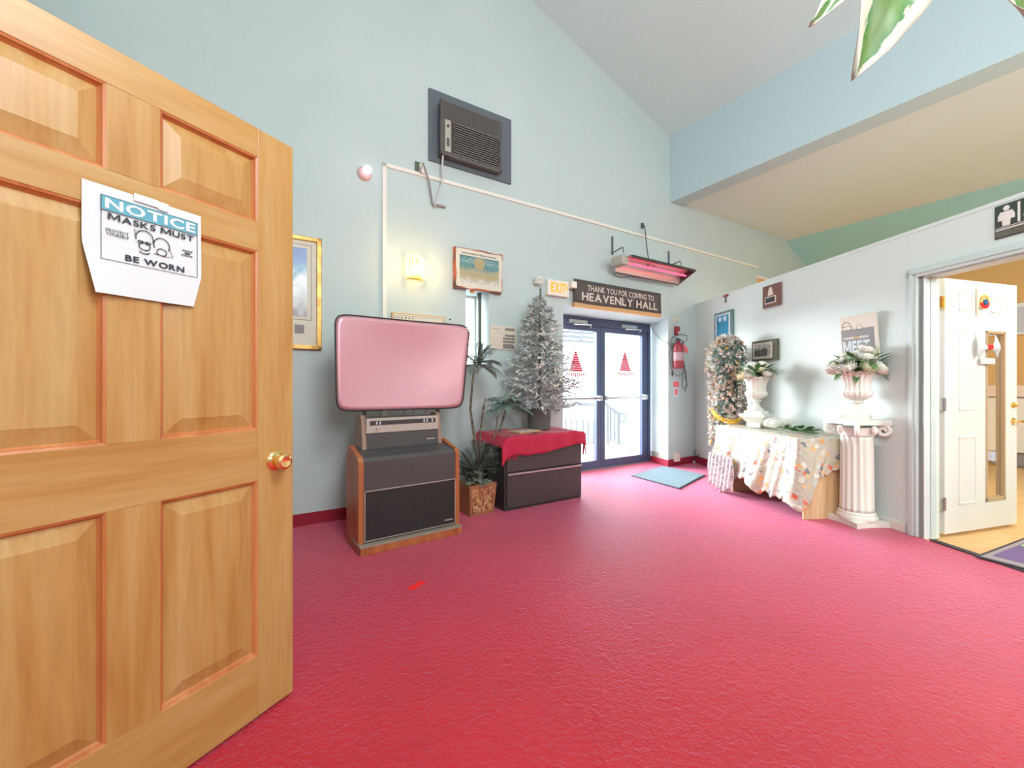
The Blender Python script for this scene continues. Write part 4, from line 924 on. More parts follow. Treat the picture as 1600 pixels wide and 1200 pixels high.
for px in (632, 647): x = tvp(px, 650, .34)[0]; wr.tube([(x, .34, rz1-.01), (x, .34, 1.1)], .003, 5)
x = tvp(678, 650, .34)[0]; wr.tube([(x, .34, rz1-.01), (x+.003, .34, 1.1)], .003, 5); wr.tube([(x-.08, .34, rz1-.0), (x, .35, 1.0)], .003, 5)
wr.build('support_wires', 'darksteel', tv)
# ---- lateral file cabinet
FS0, FS1, FN = -3.06, -2.135, -.59; FZ = .685
fc_ = thing('file_cabinet', 'dark grey two drawer lateral file cabinet against the entrance wall', 'cabinet', W1)
MB().box(FS0, FS1, FN+.02, -.03, .0, FZ, .004).build('body', 'darkgrey', fc_)
for z0, z1 in ((.03, .335), (.36, .665)):
    d_ = MB().box(FS0+.018, FS1-.012, FN, FN+.02, z0, z1, .004).build('drawer', mat('drawer_grey', (.06, .05, .05), .36), fc_)
    MB().box(FS0+.022, FS1-.016, FN-.012, FN, z1-.006, z1+.012, .003).build('drawer_pull', 'steel' if z0 < .1 else 'darkgrey', d_)
# crimson throw on the cabinet
def throw_pt(u, v):
    s_ = FS0-.06+(FS1-FS0+.12)*u; L_ = .155+.03*math.sin(5*u)+(.02 if u < .1 else 0)
    top = .565; tot = top+L_
    d = v*tot
    if d < top: n_ = -.05-d; z_ = FZ+.004+.004*math.sin(22*u+3*v)
    else: n_ = -.05-top-.012-.006*math.sin(30*u); z_ = FZ+.006-(d-top)
    if s_ < FS0-.0: z_ -= min(.30, (FS0-s_)*1.6)
    if s_ > FS1+.0: z_ -= min(.3, (s_-FS1)*2.2); s_ = FS1+.012+(s_-FS1)*.25
    return (s_, n_, z_+ .003*math.sin(40*u))
thw = thing('crimson_throw', 'crimson fringed throw draped over the dark file cabinet', 'cloth', W1)
MB().grid(throw_pt, 60, 30).build('cloth', 'crimson', thw, smooth=True, thick=.004, angle=None)
fg = MB()
for i in range(16):
    y = -.30-.02*i; z = FZ-.10; fg.tube([(FS1+.03, y, z+.02), (FS1+.036+.01*math.sin(i*2), y, z-.05), (FS1+.03+.012*math.cos(i*3), y, z-.13-.02*math.sin(i))], .005, 5)
fg.build('fringe', 'crimson', thw)
fr_ = MB()
for i in range(10):
    x = FS0-.02+.014*i; fr_.tube([(x, FN-.02, FZ-.16), (x+.01*math.sin(i), FN-.024, FZ-.21)], .004, 5)
fr_.build('fringe', 'crimson', thw)
# flat framed card on the throw
s_, n_ = -2.74, -.42
ft = thing('flat_frame', 'flat pale framed card lying on the crimson throw', 'picture', at(W1, s_, n_, FZ+.011, .15))
MB().box(-.14, .16, -.09, .09, 0, .014, .004).build('frame', 'tanstrip', ft); MB().box(-.12, .14, -.07, .07, .013, .016).build('card', 'cream', ft)
# ---- frosted tree in a grey pot
tp = W1 @ Vector((-2.47, -.30, FZ+.010))
tr_ = thing('frosted_tree', 'tall frosted artificial christmas tree in a grey pot on the file cabinet', 'tree', Matrix.Translation(tp))
MB().lathe([(.105, 0), (.118, .01), (.13, .20), (.135, .21), (.12, .212), (.11, .19), (0, .19)], (0, 0, 0), 28).build('pot', 'pot', tr_, smooth=True)
MB().tube([(0, 0, .18), (.005, 0, .7), (0.01, 0, 1.1), (.012, 0, 1.47)], .022, 8, .006).build('trunk', 'stem', tr_, smooth=True)
nd = MB(); rnd = random.Random(3)
def needle(mb, c, d, L_, w_): mb.leaf(c, (Vector(c)+Vector(d)*L_)[:], w_, up=(rnd.uniform(-1, 1), rnd.uniform(-1, 1), rnd.uniform(.2, 1)), droop=0.1, n=2, fold=.3)
for k in range(300):
    z = .22+1.16*(k/300); t_ = k/300
    R_ = (.37*(1-t_)**.8+.075) if t_ < .45 else (.23*(1-(t_-.45)/.55)**.6+.035)
    if t_ > .93: R_ *= .5
    a_ = k*2.399; L_ = R_*rnd.uniform(.7, 1.08)
    dx, dy = math.cos(a_), math.sin(a_)
    e_ = Vector((dx*L_, dy*L_, z+L_*rnd.uniform(-.15, .25)))
    b_0 = Vector((0, 0, z))
    nd.tube([b_0[:], e_[:]], .003, 3, cap=False)
    m_ = int(5+26*L_)
    for j in range(m_):
        u = .15+.85*(j+1)/m_; c = b_0.lerp(e_, u)
        for q_ in range(2):
            dv = (e_-b_0).normalized()+Vector((rnd.uniform(-1, 1), rnd.uniform(-1, 1), rnd.uniform(-.7, .9)))*.9
            needle(nd, c[:], dv.normalized()[:], rnd.uniform(.035, .06), .014)
for j in range(40):
    c = (0.012, 0, 1.3+.0045*j); dv = Vector((rnd.uniform(-1, 1), rnd.uniform(-1, 1), 1.1)).normalized(); needle(nd, c, dv[:], .045, .012)
nd.build('foliage', 'frosted', tr_)
fl_ = MB()
for k in range(110):
    t_ = rnd.random()**1.2; z = .26+1.05*t_; R_ = (.36*(1-t_)**.8+.06) if t_ < .45 else (.22*(1-(t_-.45)/.55)**.6+.03)
    a_ = rnd.uniform(0, 2*PI); c = (R_*math.cos(a_), R_*math.sin(a_), z)
    for q_ in range(4): needle(fl_, c, (rnd.uniform(-1, 1), rnd.uniform(-1, 1), rnd.uniform(-1, 1)), .04, .022)
tag(fl_.build('snow_tips', 'petal', tr_), kind='stuff')
# ---- planter with palm
pc_ = Vector((-.333, 3.895)); pd_ = Vector((.2018, .1485)).normalized()
PF = frame(Vector((-.3656, 3.7125)), pd_)
pp = thing('palm_planter', 'carved square wooden planter with tall artificial palms beside the file cabinet', 'potted plant', PF)
b1, t1, PHh = .245, .275, .275
o_ = (t1-b1)/2
def frus(x0, x1, y0, y1, z0, z1, g):
    vs = [(x0, y0, z0), (x1, y0, z0), (x1, y1, z0), (x0, y1, z0), (x0-g, y0-g, z1), (x1+g, y0-g, z1), (x1+g, y1+g, z1), (x0-g, y1+g, z1)]
    return vs, [(3, 2, 1, 0), (4, 5, 6, 7), (0, 1, 5, 4), (1, 2, 6, 5), (2, 3, 7, 6), (3, 0, 4, 7)]
MB().add(*frus(0, b1, 0, .2, 0, PHh, .022)).build('box', 'potwood', pp)
MB().add(*frus(.022, b1-.022, -.007, .01, .025, PHh-.03, .02)).build('carved_panel', 'carved', pp)
cv = MB()
for sg in (-1, 1):
    for k in range(4):
        bx, bz = b1/2, .05+.045*k; R_ = .022+.006*(k % 2)
        ox = b1/2+sg*(.035+.03*((k+1) % 2)); oz = bz+.02
        pts = [(ox+sg*R_*(1-j/26)*math.cos(j*.42), -.012-.08*(oz/3.6), oz+R_*(1-j/26)*math.sin(j*.42)) for j in range(22)]
        cv.tube(pts, .005, 5)
    cv.tube([(b1/2, -.012, .04), (b1/2+sg*.02, -.014, .1), (b1/2+sg*.06, -.017, .16), (b1/2+sg*.09, -.02, .2)], .005, 5)
cv.build('carved_scrolls', 'tanstrip', pp, smooth=True)
MB().box(.0, b1, .0, .2, PHh-.015, PHh-.004).build('soil', 'stem', pp)
# stems: targets from the picture at the planter's depth
rnd = random.Random(11)
def pt(px, py, n=.10):
    s_, z_ = onwall(PF, px, py, n); return Vector((s_, n, z_))
tops = []
for path, r_ in (([(751, 745), (741, 680), (735, 640), (738, 600), (741, 575)], .011), ([(752, 745), (750, 680), (755, 640), (759, 622)], .009), ([(760, 745), (775, 690), (785, 660), (790, 640)], .011), ([(757, 745), (768, 700), (775, 670), (778, 650)], .008), ([(756, 740), (744, 700), (741, 682)], .005)):
    P = [pt(*a_) for a_ in path]; tops.append(P[-1])
    MB().tube([p_[:] for p_ in P], r_*1.25, 7, r_*.8).build('stem', 'stem', pp, smooth=True)
def frond(mb, base, d, L_, lw, drop):
    d = Vector(d).normalized(); pts = [Vector(base)+d*L_*u+Vector((0, 0, -drop*u*u)) for u in [i/14 for i in range(15)]]
    mb.tube([p_[:] for p_ in pts], .003, 4)
    for i in range(1, 15):
        p_ = pts[i]; t_ = (pts[i]-pts[i-1]).normalized(); sd_ = t_.cross(Vector((0, 0, 1)))
        if sd_.length < .1: sd_ = Vector((1, 0, 0))
        sd_.normalize(); l_ = lw*(1-.5*abs(i/14-.4))
        for sg in (-1, 1):
            e_ = p_+(sd_*sg*.75+t_*.75+Vector((0, 0, -.22))).normalized()*l_
            mb.leaf(p_[:], e_[:], .0095, up=(0, 0, 1), droop=.12, n=3)
f1 = MB()
T0 = tops[0]+Vector((0.03, 0, 0.02))
for a_ in range(14):
    an = a_*2*PI/14; frond(f1, T0, (math.cos(an)*.8, math.sin(an)*.45, .25+.35*(a_ % 3)), .22+.05*(a_ % 3), .13, .13)
for a_ in range(4): frond(f1, T0+Vector((.01, 0, 0)), (.3*(a_-1)+.1, -.1, 1), .22, .12, .03)
f1.build('palm_crown', 'palmleaf', pp)
f2 = MB(); T1 = tops[2]+Vector((0, 0, .02))
for a_ in range(14):
    an = a_*2*PI/14+.3; frond(f2, T1, (math.cos(an)*.8, math.sin(an)*.25-.12, .25+.35*(a_ % 3)), .25, .13, .12)
f2.build('palm_crown', mat('teal_green_frond', (.08, .17, .13), .6, noise=(20, (.2, .33, .28), 2)), pp)
f3 = MB()
for k in range(26):
    an = k*2.4; frond(f3, (b1/2+.03*math.cos(an), .09+.03*math.sin(an), PHh+.04*(k % 4)), (math.cos(an)*.6, math.sin(an)*.3-.14, .95), .22+.03*(k % 4), .12, .07)
f3.build('lower_fronds', 'palmleaf', pp)
f4 = MB()
for k in range(60):
    an = rnd.uniform(0, 2*PI); b_0 = Vector((b1/2+.06*math.cos(an), .1+.05*math.sin(an), PHh+rnd.uniform(0, .12)))
    f4.leaf(b_0[:], (b_0+Vector((math.cos(an)*.11, math.sin(an)*.06-.04, rnd.uniform(-.03, .12))))[:], .075, droop=.25, n=4)
f4.build('broad_leaves', mat('dusty_leaf', (.13, .17, .12), .6, noise=(20, (.3, .34, .27), 2)), pp)
# ---- table with cloth by the partition
# table frame W2: s along the wall towards viewer, n<0 into the room
TZ = .70
tS0, tS1 = 1.50, 2.655; tN0, tN1 = -.60, -.045
tb = thing('plywood_table', 'low plywood table standing along the partition under a floral cloth', 'table', W2)
MB().box(tS0+.02, tS1, tN0+.03, tN1, TZ-.025, TZ-.005, .002).build('tabletop', 'ply', tb)
for s_ in (tS0+.16, tS1-.035): MB().box(s_, s_+.02, tN0+.06, tN1, 0, TZ-.025, .001).build('panel_leg', 'ply', tb)
MB().box(tS0+.18, tS1-.035, tN0+.20, tN0+.22, .30, TZ-.025).build('stretcher_panel', 'ply', tb)
cl = thing('floral_tablecloth', 'shiny cream floral satin cloth draped over the plywood table', 'tablecloth', W2)
def topc(u, v):
    s_ = tS0-.02+(tS1-tS0+.03)*u; n_ = tN0+(tN1-tN0)*v; return (s_, n_, TZ+.004*math.sin(9*u+4*v)*math.sin(5*v)+.001)
MB().grid(topc, 30, 12).build('cloth_top', 'floral', cl, smooth=True, angle=None, thick=.003)
LF = tS1-tS0+.03; LE = tN1-tN0; LT = LF+LE
def skirt(u, v):        # one continuous skirt: far end -> near corner -> wall
    t_ = u*LT; x = t_-LF; cr = .05
    if x < -cr: bs_, bn_, ox, oy = tS0-.02+t_, tN0, 0, -1
    elif x < cr:
        k = (x+cr)/(2*cr); a_ = k*PI/2
        bs_, bn_ = tS1+.01-cr*.5*(1-math.sin(a_)), tN0+cr*.5*(1-math.cos(a_)); ox, oy = math.sin(a_), -math.cos(a_)
    else: bs_, bn_, ox, oy = tS1+.01, tN0+x, 1, 0
    corner = math.exp(-(x/.075)**2)
    if x < 0: hem = .13+.07*max(0, math.sin(6*t_+.5))+.09*math.exp(-((t_-.50)/.12)**2)+.015*math.sin(50*t_)
    else: hem = .32+.17*(x/LE)+.008*math.sin(90*x)
    hem = hem*(1-corner)+.085*corner
    if x > 0: hem = min(hem, .085+3.2*x) if x < .11 else hem
    z_ = TZ-(TZ-hem)*v
    amp = v*(.030+.034*math.sin(11*t_+1.3*v)+.016*math.sin(27*t_+3*v)+.008*math.sin(61*t_+11*v))*(1-corner)+corner*v*.075
    if x > LE-.1: amp *= max(0, (LE-x)/.1)
    amp = max(amp, .0)+.007
    cz = .010*math.sin(35*t_+24*v)*v
    return (bs_+ox*amp, bn_+oy*amp, z_+cz)
MB().grid(skirt, 170, 34).build('cloth_drape', 'floral', cl, smooth=True, angle=None, thick=.003)
def farc(u, v):
    n_ = tN0+(tN1-tN0)*u; z_ = TZ-.40*v
    return (tS0-.02-v*(.05+.03*math.sin(12*u)), n_-.03*v*(1-u), z_)
MB().grid(farc, 20, 14).build('cloth_far_drape', 'floral', cl, smooth=True, angle=None, thick=.003)
def hemf(u, v):
    s_ = tS0-.05+.42*u; z_ = .40-.37*v+.03*math.sin(8*u)*v
    return (s_, tN0-.065-.025*v-.02*math.sin(40*u+4*v), z_)
tag(MB().grid(hemf, 60, 16).build('lace_ruffle', 'lace', None, W2, smooth=True, angle=None, thick=.003), 'crumpled silvery white lace hanging to the floor at the far end of the table', 'cloth')
# ---- flowers
def rose(mb, c, R_, ax=(0, 0, 1), rnd=rnd, layers=5, openness=1.0):
    ax = Vector(ax).normalized(); ref = Vector((1, 0, 0)) if abs(ax.x) < .8 else Vector((0, 1, 0))
    e1 = ax.cross(ref).normalized(); e2 = ax.cross(e1); c = Vector(c)
    for L_ in range(layers):
        f = (L_+1)/layers; npet = 3+L_*2; ph = rnd.uniform(0, 6)
        for k in range(npet):
            a0 = ph+2*PI*k/npet; half = PI/npet*1.35
            def pf(u, v, a0=a0, half=half, f=f):
                phi = math.radians(20)+v*(math.radians(128)-math.radians(70)*f*f+.12*math.sin(9*u+L_))
                a_ = a0+(u-.5)*2*half; rr_ = R_*(.30+.70*f)*(1+.22*f*v*v*math.cos((u-.5)*5.5))
                return (c+e1*math.cos(a_)*rr_*math.sin(phi)+e2*math.sin(a_)*rr_*math.sin(phi)+ax*(R_*.35-rr_*.85*math.cos(phi)))[:]
            mb.grid(pf, 5, 5)
def bouquet(name, label, mw, blooms, leaves, group=None, seed=1, leafmat='leaf'):
    rnd = random.Random(seed); t_ = thing(name, label, 'flowers', mw, group)
    for (x, y, z, R_, m_) in blooms:
        mb = MB(); ax = Vector((x, y, .10+z*.5)); rose(mb, (x, y, z), R_, ax, rnd); bo = mb.build('bloom', m_, t_, smooth=True, angle=None)
        if m_ == 'petalc': MB().lathe([(.0, 0), (R_*.25, .0), (R_*.2, R_*.3), (0, R_*.35)], (x+ax.normalized().x*R_*.3, y+ax.normalized().y*R_*.3, z+R_*.1), 8).build('flower_centre', 'yellow', bo)
    mb = MB(); sm_ = MB()
    for (x, y, z, dx, dy, dz, w_) in leaves:
        mb.leaf((x, y, z), (x+dx, y+dy, z+dz), w_, droop=.2, n=5)
    mb.build('leaves', leafmat, t_)
    for (x, y, z, R_, m_) in blooms: sm_.tube([(0, 0, -.10), (x*.35, y*.35, -.02), (x, y, z)], .004, 5)
    sm_.build('stems', 'leaf', t_)
    return t_
# urns
def urn_profile(h, r):      # from foot to lip
    return [(r*.55, 0), (r*.56, h*.035), (r*.42, h*.07), (r*.24, h*.15), (r*.20, h*.22), (r*.22, h*.27), (r*.36, h*.285), (r*.36, h*.31), (r*.24, h*.33),
            (r*.50, h*.37), (r*.74, h*.43), (r*.82, h*.50), (r*.80, h*.55), (r*.70, h*.56), (r*.68, h*.62), (r*.70, h*.72), (r*.78, h*.84), (r*.92, h*.94), (r*1.0, h*.965), (r*1.0, h), (r*.90, h), (r*.72, h*.9), (0, h*.88)]
# left urn on an inverted pedestal on the table
u1 = q(1.76, -.33)
P1 = Matrix.Translation((u1.x, u1.y, TZ+.007)) @ Matrix.Rotation(math.radians(-52), 4, 'Z')
ps_ = thing('urn_pedestal', 'white stepped plaster pedestal on the table under the left flower urn', 'pedestal', P1)
def sqst(mb, rows_):
    for (a_, z0, b2, z1) in rows_:
        mb.add([(-a_, -a_, z0), (a_, -a_, z0), (a_, a_, z0), (-a_, a_, z0), (-b2, -b2, z1), (b2, -b2, z1), (b2, b2, z1), (-b2, b2, z1)], [(3, 2, 1, 0), (4, 5, 6, 7), (0, 1, 5, 4), (1, 2, 6, 5), (2, 3, 7, 6), (3, 0, 4, 7)])
    return mb
sqst(MB(), [(.062, 0, .062, .05), (.066, .05, .120, .115), (.128, .115, .130, .142)]).build('block', 'plaster', ps_)
U1 = Matrix.Translation((u1.x, u1.y, TZ+.149)) @ Matrix.Rotation(math.radians(-52), 4, 'Z')
def urn(mw, label, h, r, fl_n, dep):
    t_ = thing('flower_urn', label, 'urn', mw, 'white plaster urns')
    sqst(MB(), [(r*.66, 0, r*.66, h*.085)]).build('foot_plate', 'plaster', t_)
    MB().lathe([(a_, z_+h*.085) for a_, z_ in urn_profile(h*.915, r)], (0, 0, 0), 96, flute=fl_n, depth=dep, fr=(9, 17)).build('bowl', 'plaster', t_, smooth=True)
    return t_
urn(U1, 'white plaster urn on the pedestal at the far end of the table', .40, .135, 14, .05)
bl = []; lv_ = []; rnd = random.Random(21)
for k in range(14):
    a_ = k*2*PI/8+rnd.uniform(-.2, .2) if k < 8 else k*2*PI/4; rr_ = .145 if k < 8 else .075
    bl.append((rr_*math.cos(a_), rr_*math.sin(a_), (.03 if k < 8 else .09 if k < 12 else .13)+rnd.uniform(-.01, .02), .052+rnd.uniform(-.006, .010), ['petal', 'petalg', 'petal', 'petal', 'petalc', 'petal', 'petal'][k % 7]))
for k in range(70):
    a_ = rnd.uniform(0, 2*PI); r0_ = rnd.uniform(.03, .14); lv_.append((r0_*math.cos(a_), r0_*math.sin(a_), rnd.uniform(.0, .10), .10*math.cos(a_), .10*math.sin(a_), rnd.uniform(-.05, .09), .05))
for k in range(4):
    lv_.append((.10, .0, .05, .19+.02*k, -.05+.03*k, .03+.02*k, .05))
bouquet('flower_bouquet', 'white, cream and pale green flowers filling the left urn', Matrix.Translation((u1.x, u1.y, TZ+.149+.385)), bl, lv_, None, 4)
# roses lying on the table
lr = q(2.03, -.33)
bl = []; lv_ = []
for k, (x, y) in enumerate(((-.17, .08), (-.06, .03), (.0, .10), (.04, -.02), (.08, .06))): bl.append((x, y, .058, .064, 'petal'))
rnd = random.Random(9)
for k in range(26): lv_.append((.10+.012*k, rnd.uniform(-.05, .06), .015+.03*rnd.random(), rnd.uniform(.04, .12), rnd.uniform(-.07, .07), rnd.uniform(0, .05), .06))
for k in range(5): lv_.append((-.18, .08, .02, -.07*math.cos(k-1), .06*math.sin(k*1.7), .0, .03))
lt = thing('lying_roses', 'white artificial roses with green leaves lying on the floral tablecloth', 'flowers', Matrix.Translation((lr.x, lr.y, TZ+.006)) @ Matrix.Rotation(math.radians(-70), 4, 'Z'))
for (x, y, z, R_, m_) in bl:
    mb = MB(); rose(mb, (x, y, z), R_, (-.5+x, y*3, .9), rnd); mb.build('bloom', m_, lt, smooth=True, angle=None)
mb = MB(); [mb.leaf((x, y, z), (x+dx, y+dy, z+dz), w_, droop=.1, n=5) for (x, y, z, dx, dy, dz, w_) in lv_]; mb.build('leaves', 'leaf', lt)
mb = MB(); [mb.tube([(x, y, .04), (.2, y*.3, .015), (.42, y*.2, .008)], .004, 5) for (x, y, z, R_, m_) in bl]; mb.build('stems', 'leaf', lt)
# ---- fluted column and right urn
cc_ = Vector((2.905, 3.56))
CF = frame(cc_, V)
co = thing('fluted_pedestal', 'white fluted column pedestal with scrolled capital beside the restroom doorway', 'pedestal', CF)
CH = .875
hb_ = .148
bs = MB()
# plinth with concave sides
pl2 = []
for (ax_, ay_, bx_, by_) in ((-1, -1, 1, -1), (1, -1, 1, 1), (1, 1, -1, 1), (-1, 1, -1, -1)):
    for i in range(8):
        u = i/8; x = ax_+(bx_-ax_)*u; y = ay_+(by_-ay_)*u; k = 1-.14*math.sin(PI*u)
        if ax_ == bx_: x *= k
        else: y *= k
        pl2.append((x*hb_, y*hb_))
bs.slab(pl2, 0, .045); bs.build('base_plinth', 'plaster', co)
MB().lathe([(.138, .045), (.143, .06), (.138, .078), (.128, .083), (.130, .098), (.124, .108), (.120, .112)], (0, 0, 0), 40).build('base_rings', 'plaster', co, smooth=True)
MB().lathe([(.120, .11), (.118, .14), (.112, .70), (.112, .745)], (0, 0, 0), 128, flute=16, depth=.16, fr=(1, 2)).build('shaft', 'plaster', co, smooth=True, angle=None)
cpx = MB().lathe([(.118, .74), (.124, .75), (.124, .765), (.13, .79), (.14, .81)], (0, 0, 0), 40); cpx.build('neck', 'plaster', co, smooth=True)
ab = [(x*.160, y*.160) for x, y in [(p_[0]/hb_, p_[1]/hb_) for p_ in pl2]]
MB().slab(ab, .835, CH).build('abacus', 'plaster', co)
for sx in (-1, 1):
    for sy in (-1, 1):
        vp_ = MB(); n_ = 40; pts = []
        D_ = Vector((sx, sy, 0)).normalized()
        for i in range(n_):
            t_ = i/(n_-1); a_ = -PI/2-t_*2.6*PI*1.0; r_ = .047*(1-.75*t_)
            cc2 = D_*.168+Vector((0, 0, .786))
            pts.append((cc2+D_*(r_*math.cos(a_+PI))+Vector((0, 0, -r_*math.sin(a_)))-D_*0)[:])
        vp_.tube([(D_*.10+Vector((0, 0, .835)))[:]]+pts, .019, 8, .010)
        vp_.build('volute', 'plaster', co, smooth=True)
for (x, y) in ((-.155, 0), (0, -.155), (.155, 0), (0, .155)):
    MB().lathe([(0, -.045), (.014, -.035), (.022, -.01), (.018, .02), (0, .03)], (x, y, .80), 10).build('capital_leaf', 'plaster', co, smooth=True)
U2 = Matrix.Translation((cc_.x, cc_.y, CH)) @ Matrix.Rotation(math.radians(-50), 4, 'Z')
urn(U2, 'white fluted plaster urn on the tall column by the restroom doorway', .40, .135, 20, .10)
bl = []; lv_ = []; rnd = random.Random(33)
for k in range(13):
    a_ = k*2*PI/7+rnd.uniform(-.2, .2) if k < 7 else k*2*PI/4; rr_ = .150 if k < 7 else .085
    bl.append((rr_*math.cos(a_), rr_*math.sin(a_), (.045 if k < 7 else .12 if k < 11 else .17)+rnd.uniform(-.01, .02), .056+rnd.uniform(-.006, .012), ['petal', 'petal', 'petalc', 'petal', 'petal', 'petalg', 'petal'][k % 7]))
for k in range(80):
    a_ = rnd.uniform(0, 2*PI); r0_ = rnd.uniform(.03, .15); lv_.append((r0_*math.cos(a_), r0_*math.sin(a_), rnd.uniform(.0, .13), .10*math.cos(a_), .10*math.sin(a_), rnd.uniform(-.08, .10), .05))
bouquet('flower_bouquet', 'white flowers and dark leaves filling the right urn in front of the poster', Matrix.Translation((cc_.x, cc_.y, CH+.385)), bl, lv_, None, 5)
# ---- flower garland pillar in the corner
gq = q(1.22, -.30)
ga = thing('flower_pillar', 'tall pillar of artificial vines and small pink flowers with a gold ribbon in the corner', 'flowers', Matrix.Translation((gq.x, gq.y, 0)))
MB().lathe([(.13, 0), (.13, .5), (.10, .6), (.12, 1.3), (.17, 1.42), (.17, 1.58), (.10, 1.68), (0, 1.70)], (0, 0, 0), 20).build('core', mat('dark_green_core', (.05, .10, .09), .8, noise=(25, (.2, .26, .24), 3)), ga, smooth=True)
rnd = random.Random(5)
def radz(z): return .17 if z < 1.3 else .20 if z < 1.6 else max(.08, .20-(z-1.6)*1.0)
lfm = MB()
for k in range(520):
    z = rnd.uniform(.35, 1.72); a_ = rnd.uniform(0, 2*PI); R_ = radz(z)*rnd.uniform(.7, 1.0); b_0 = Vector((R_*math.cos(a_), R_*math.sin(a_), z))
    lfm.leaf(b_0[:], (b_0+Vector((math.cos(a_)*.06, math.sin(a_)*.06, rnd.uniform(-.06, .03))))[:], .05, droop=.3, n=3)
lfm.build('vine_leaves', mat('vine_leaf', (.07, .14, .09), .5, noise=(14, (.40, .45, .40), 2)), ga)
for m_, cnt, sz in (('petalp', 700, .036), ('petal', 260, .050), ('yellow', 90, .030)):
    bmz = MB()
    for k in range(cnt):
        z = rnd.uniform(.45, 1.74); a_ = rnd.uniform(0, 2*PI); R_ = radz(z)*rnd.uniform(.95, 1.18)
        if m_ == 'petalp' and 1.38 < z < 1.62 and rnd.random() < .8: continue
        c = Vector((R_*math.cos(a_), R_*math.sin(a_), z))
        for j in range(5):
            dv = Vector((math.cos(a_), math.sin(a_), .2))*.5+Vector((rnd.uniform(-1, 1), rnd.uniform(-1, 1), rnd.uniform(-1, 1)))
            bmz.leaf(c[:], (c+dv.normalized()*sz)[:], sz*.8, droop=.2, n=2)
    o = bmz.build('small_flowers', m_, ga); o['kind'] = 'stuff'
rb = MB()
def rib(z0_, a0, a1, dz, n_=20): return [((radz(1.0)+.03)*math.cos(a0+(a1-a0)*i/n_), (radz(1.0)+.03)*math.sin(a0+(a1-a0)*i/n_), z0_-dz*math.sin(PI*i/n_)) for i in range(n_+1)]
for o_2 in (0, .02, .035): rb.tube(rib(.88-o_2, math.radians(185), math.radians(320), .13), .009, 6)
rb.build('gold_ribbon', 'ribbon', ga, smooth=True)
# ---- mat and side room
m0 = Vector((3.114, 2.839)); e1 = Vector((.909, .417)); e2 = Vector((.417, -.909))
def quad_(a, b_, c, d): return [(m0+e1*x+e2*y)[:] for x, y in ((a, c), (a, d), (b_, d), (b_, c))]
rg = thing('purple_rug', 'purple and green mat with black edge in the restroom doorway', 'mat')
MB().slab(quad_(0, 1.3, 0, .9), .008, .014).build('rubber_edge', 'rubber', rg)
MB().slab(quad_(.02, 1.28, .02, .88), .013, .018).build('mauve_band', 'mauve', rg)
MB().slab(quad_(.10, 1.24, .05, .84), .017, .021).build('purple_field', 'purple', rg)
MB().slab(quad_(.52, 1.15, .06, .45), .020, .023).build('green_shape', 'green', rg)
# side room furniture glimpsed past the white door
cb_ = thing('white_cabinet', 'white cabinet with pink top against the orange wall of the side room', 'cabinet', W1)
MB().box(4.15, 4.585, -4.6, -2.35, .20, .97, .01).build('body', 'whitewarm', cb_)
MB().box(4.12, 4.585, -4.62, -2.33, .99, 1.15, .004).build('top', 'petalp', cb_)
MB().box(4.2, 4.585, -4.55, -2.4, .0, .20).build('toe_kick', 'mauve', cb_)
MB().box(4.14, 4.585, -4.61, -2.34, .97, .99).build('edge', 'mauve', cb_)
wbd = thing('wall_board', 'pale framed board on the orange wall of the side room', 'board', W1)
MB().box(4.57, 4.6, -4.5, -2.2, 1.93, 2.30, .006).build('board', mat('lavender_board', (.55, .55, .62), .5), wbd); MB().box(4.56, 4.6, -4.5, -2.2, 2.30, 2.36, .004).box(4.56, 4.6, -4.5, -2.2, 1.90, 1.93).build('rail', 'white', wbd)
# magazines seen in the gap behind the hinge side of the white door
mg = thing('shelf_unit', 'small pinkish shelf with papers glimpsed between the casing and the white door', 'shelf', at(W2, 2.25, .72, 0))
MB().box(0, .45, 0, .02, 0, 1.0).box(0, .45, 0, .22, .30, .32).box(0, .45, 0, .22, .62, .64).box(0, .45, 0, .22, .98, 1.0).box(0, .02, 0, .22, 0, 1.0).box(.43, .45, 0, .22, 0, 1.0).build('carcass', mat('pink_brown_shelf', (.45, .25, .2), .5), mg)
for z_ in (.325, .645): MB().box(.04, .40, .03, .20, z_, z_+.16).build('papers', 'mauve' if z_ < .5 else 'paper', mg)

# ---- potted variegated plant just outside the frame, leaves drooping into view
vpl = thing('variegated_plant', 'large variegated green and cream leaves drooping into view at the upper right', 'plant', Matrix.Translation((1.62, .50, 0)))
MB().lathe([(.13, 0), (.15, .01), (.19, .34), (.20, .36), (.18, .36), (.17, .32), (0, .32)], (0, 0, 0), 28).build('pot', 'pot', vpl, smooth=True)
lc = Vector((-1.62, -.50, 0))
stp = [Vector((0, 0, .3)), Vector((-.1, .05, 1.0)), Vector((-.28, .12, 1.7)), Vector((-.62, .18, 2.04)), Vector((-.90, .20, 2.02))]
MB().tube([p_[:] for p_ in stp], .012, 8, .006).build('stem', 'leaf', vpl, smooth=True)
vm = bpy.data.materials.new('variegated_leaf'); vm.use_nodes = True; nt = vm.node_tree; b = nt.nodes['Principled BSDF']
uvn = nt.nodes.new('ShaderNodeUVMap'); uvn.uv_map = 'UVMap'; nz = nt.nodes.new('ShaderNodeTexNoise'); nz.inputs['Scale'].default_value = 7; nz.inputs['Detail'].default_value = 6
sx = nt.nodes.new('ShaderNodeSeparateXYZ'); nt.links.new(uvn.outputs[0], sx.inputs[0]); nt.links.new(uvn.outputs[0], nz.inputs['Vector'])
m1 = nt.nodes.new('ShaderNodeMath'); m1.operation = 'MULTIPLY_ADD'; m1.inputs[1].default_value = .55; nt.links.new(nz.outputs['Fac'], m1.inputs[0]); nt.links.new(sx.outputs[0], m1.inputs[2])
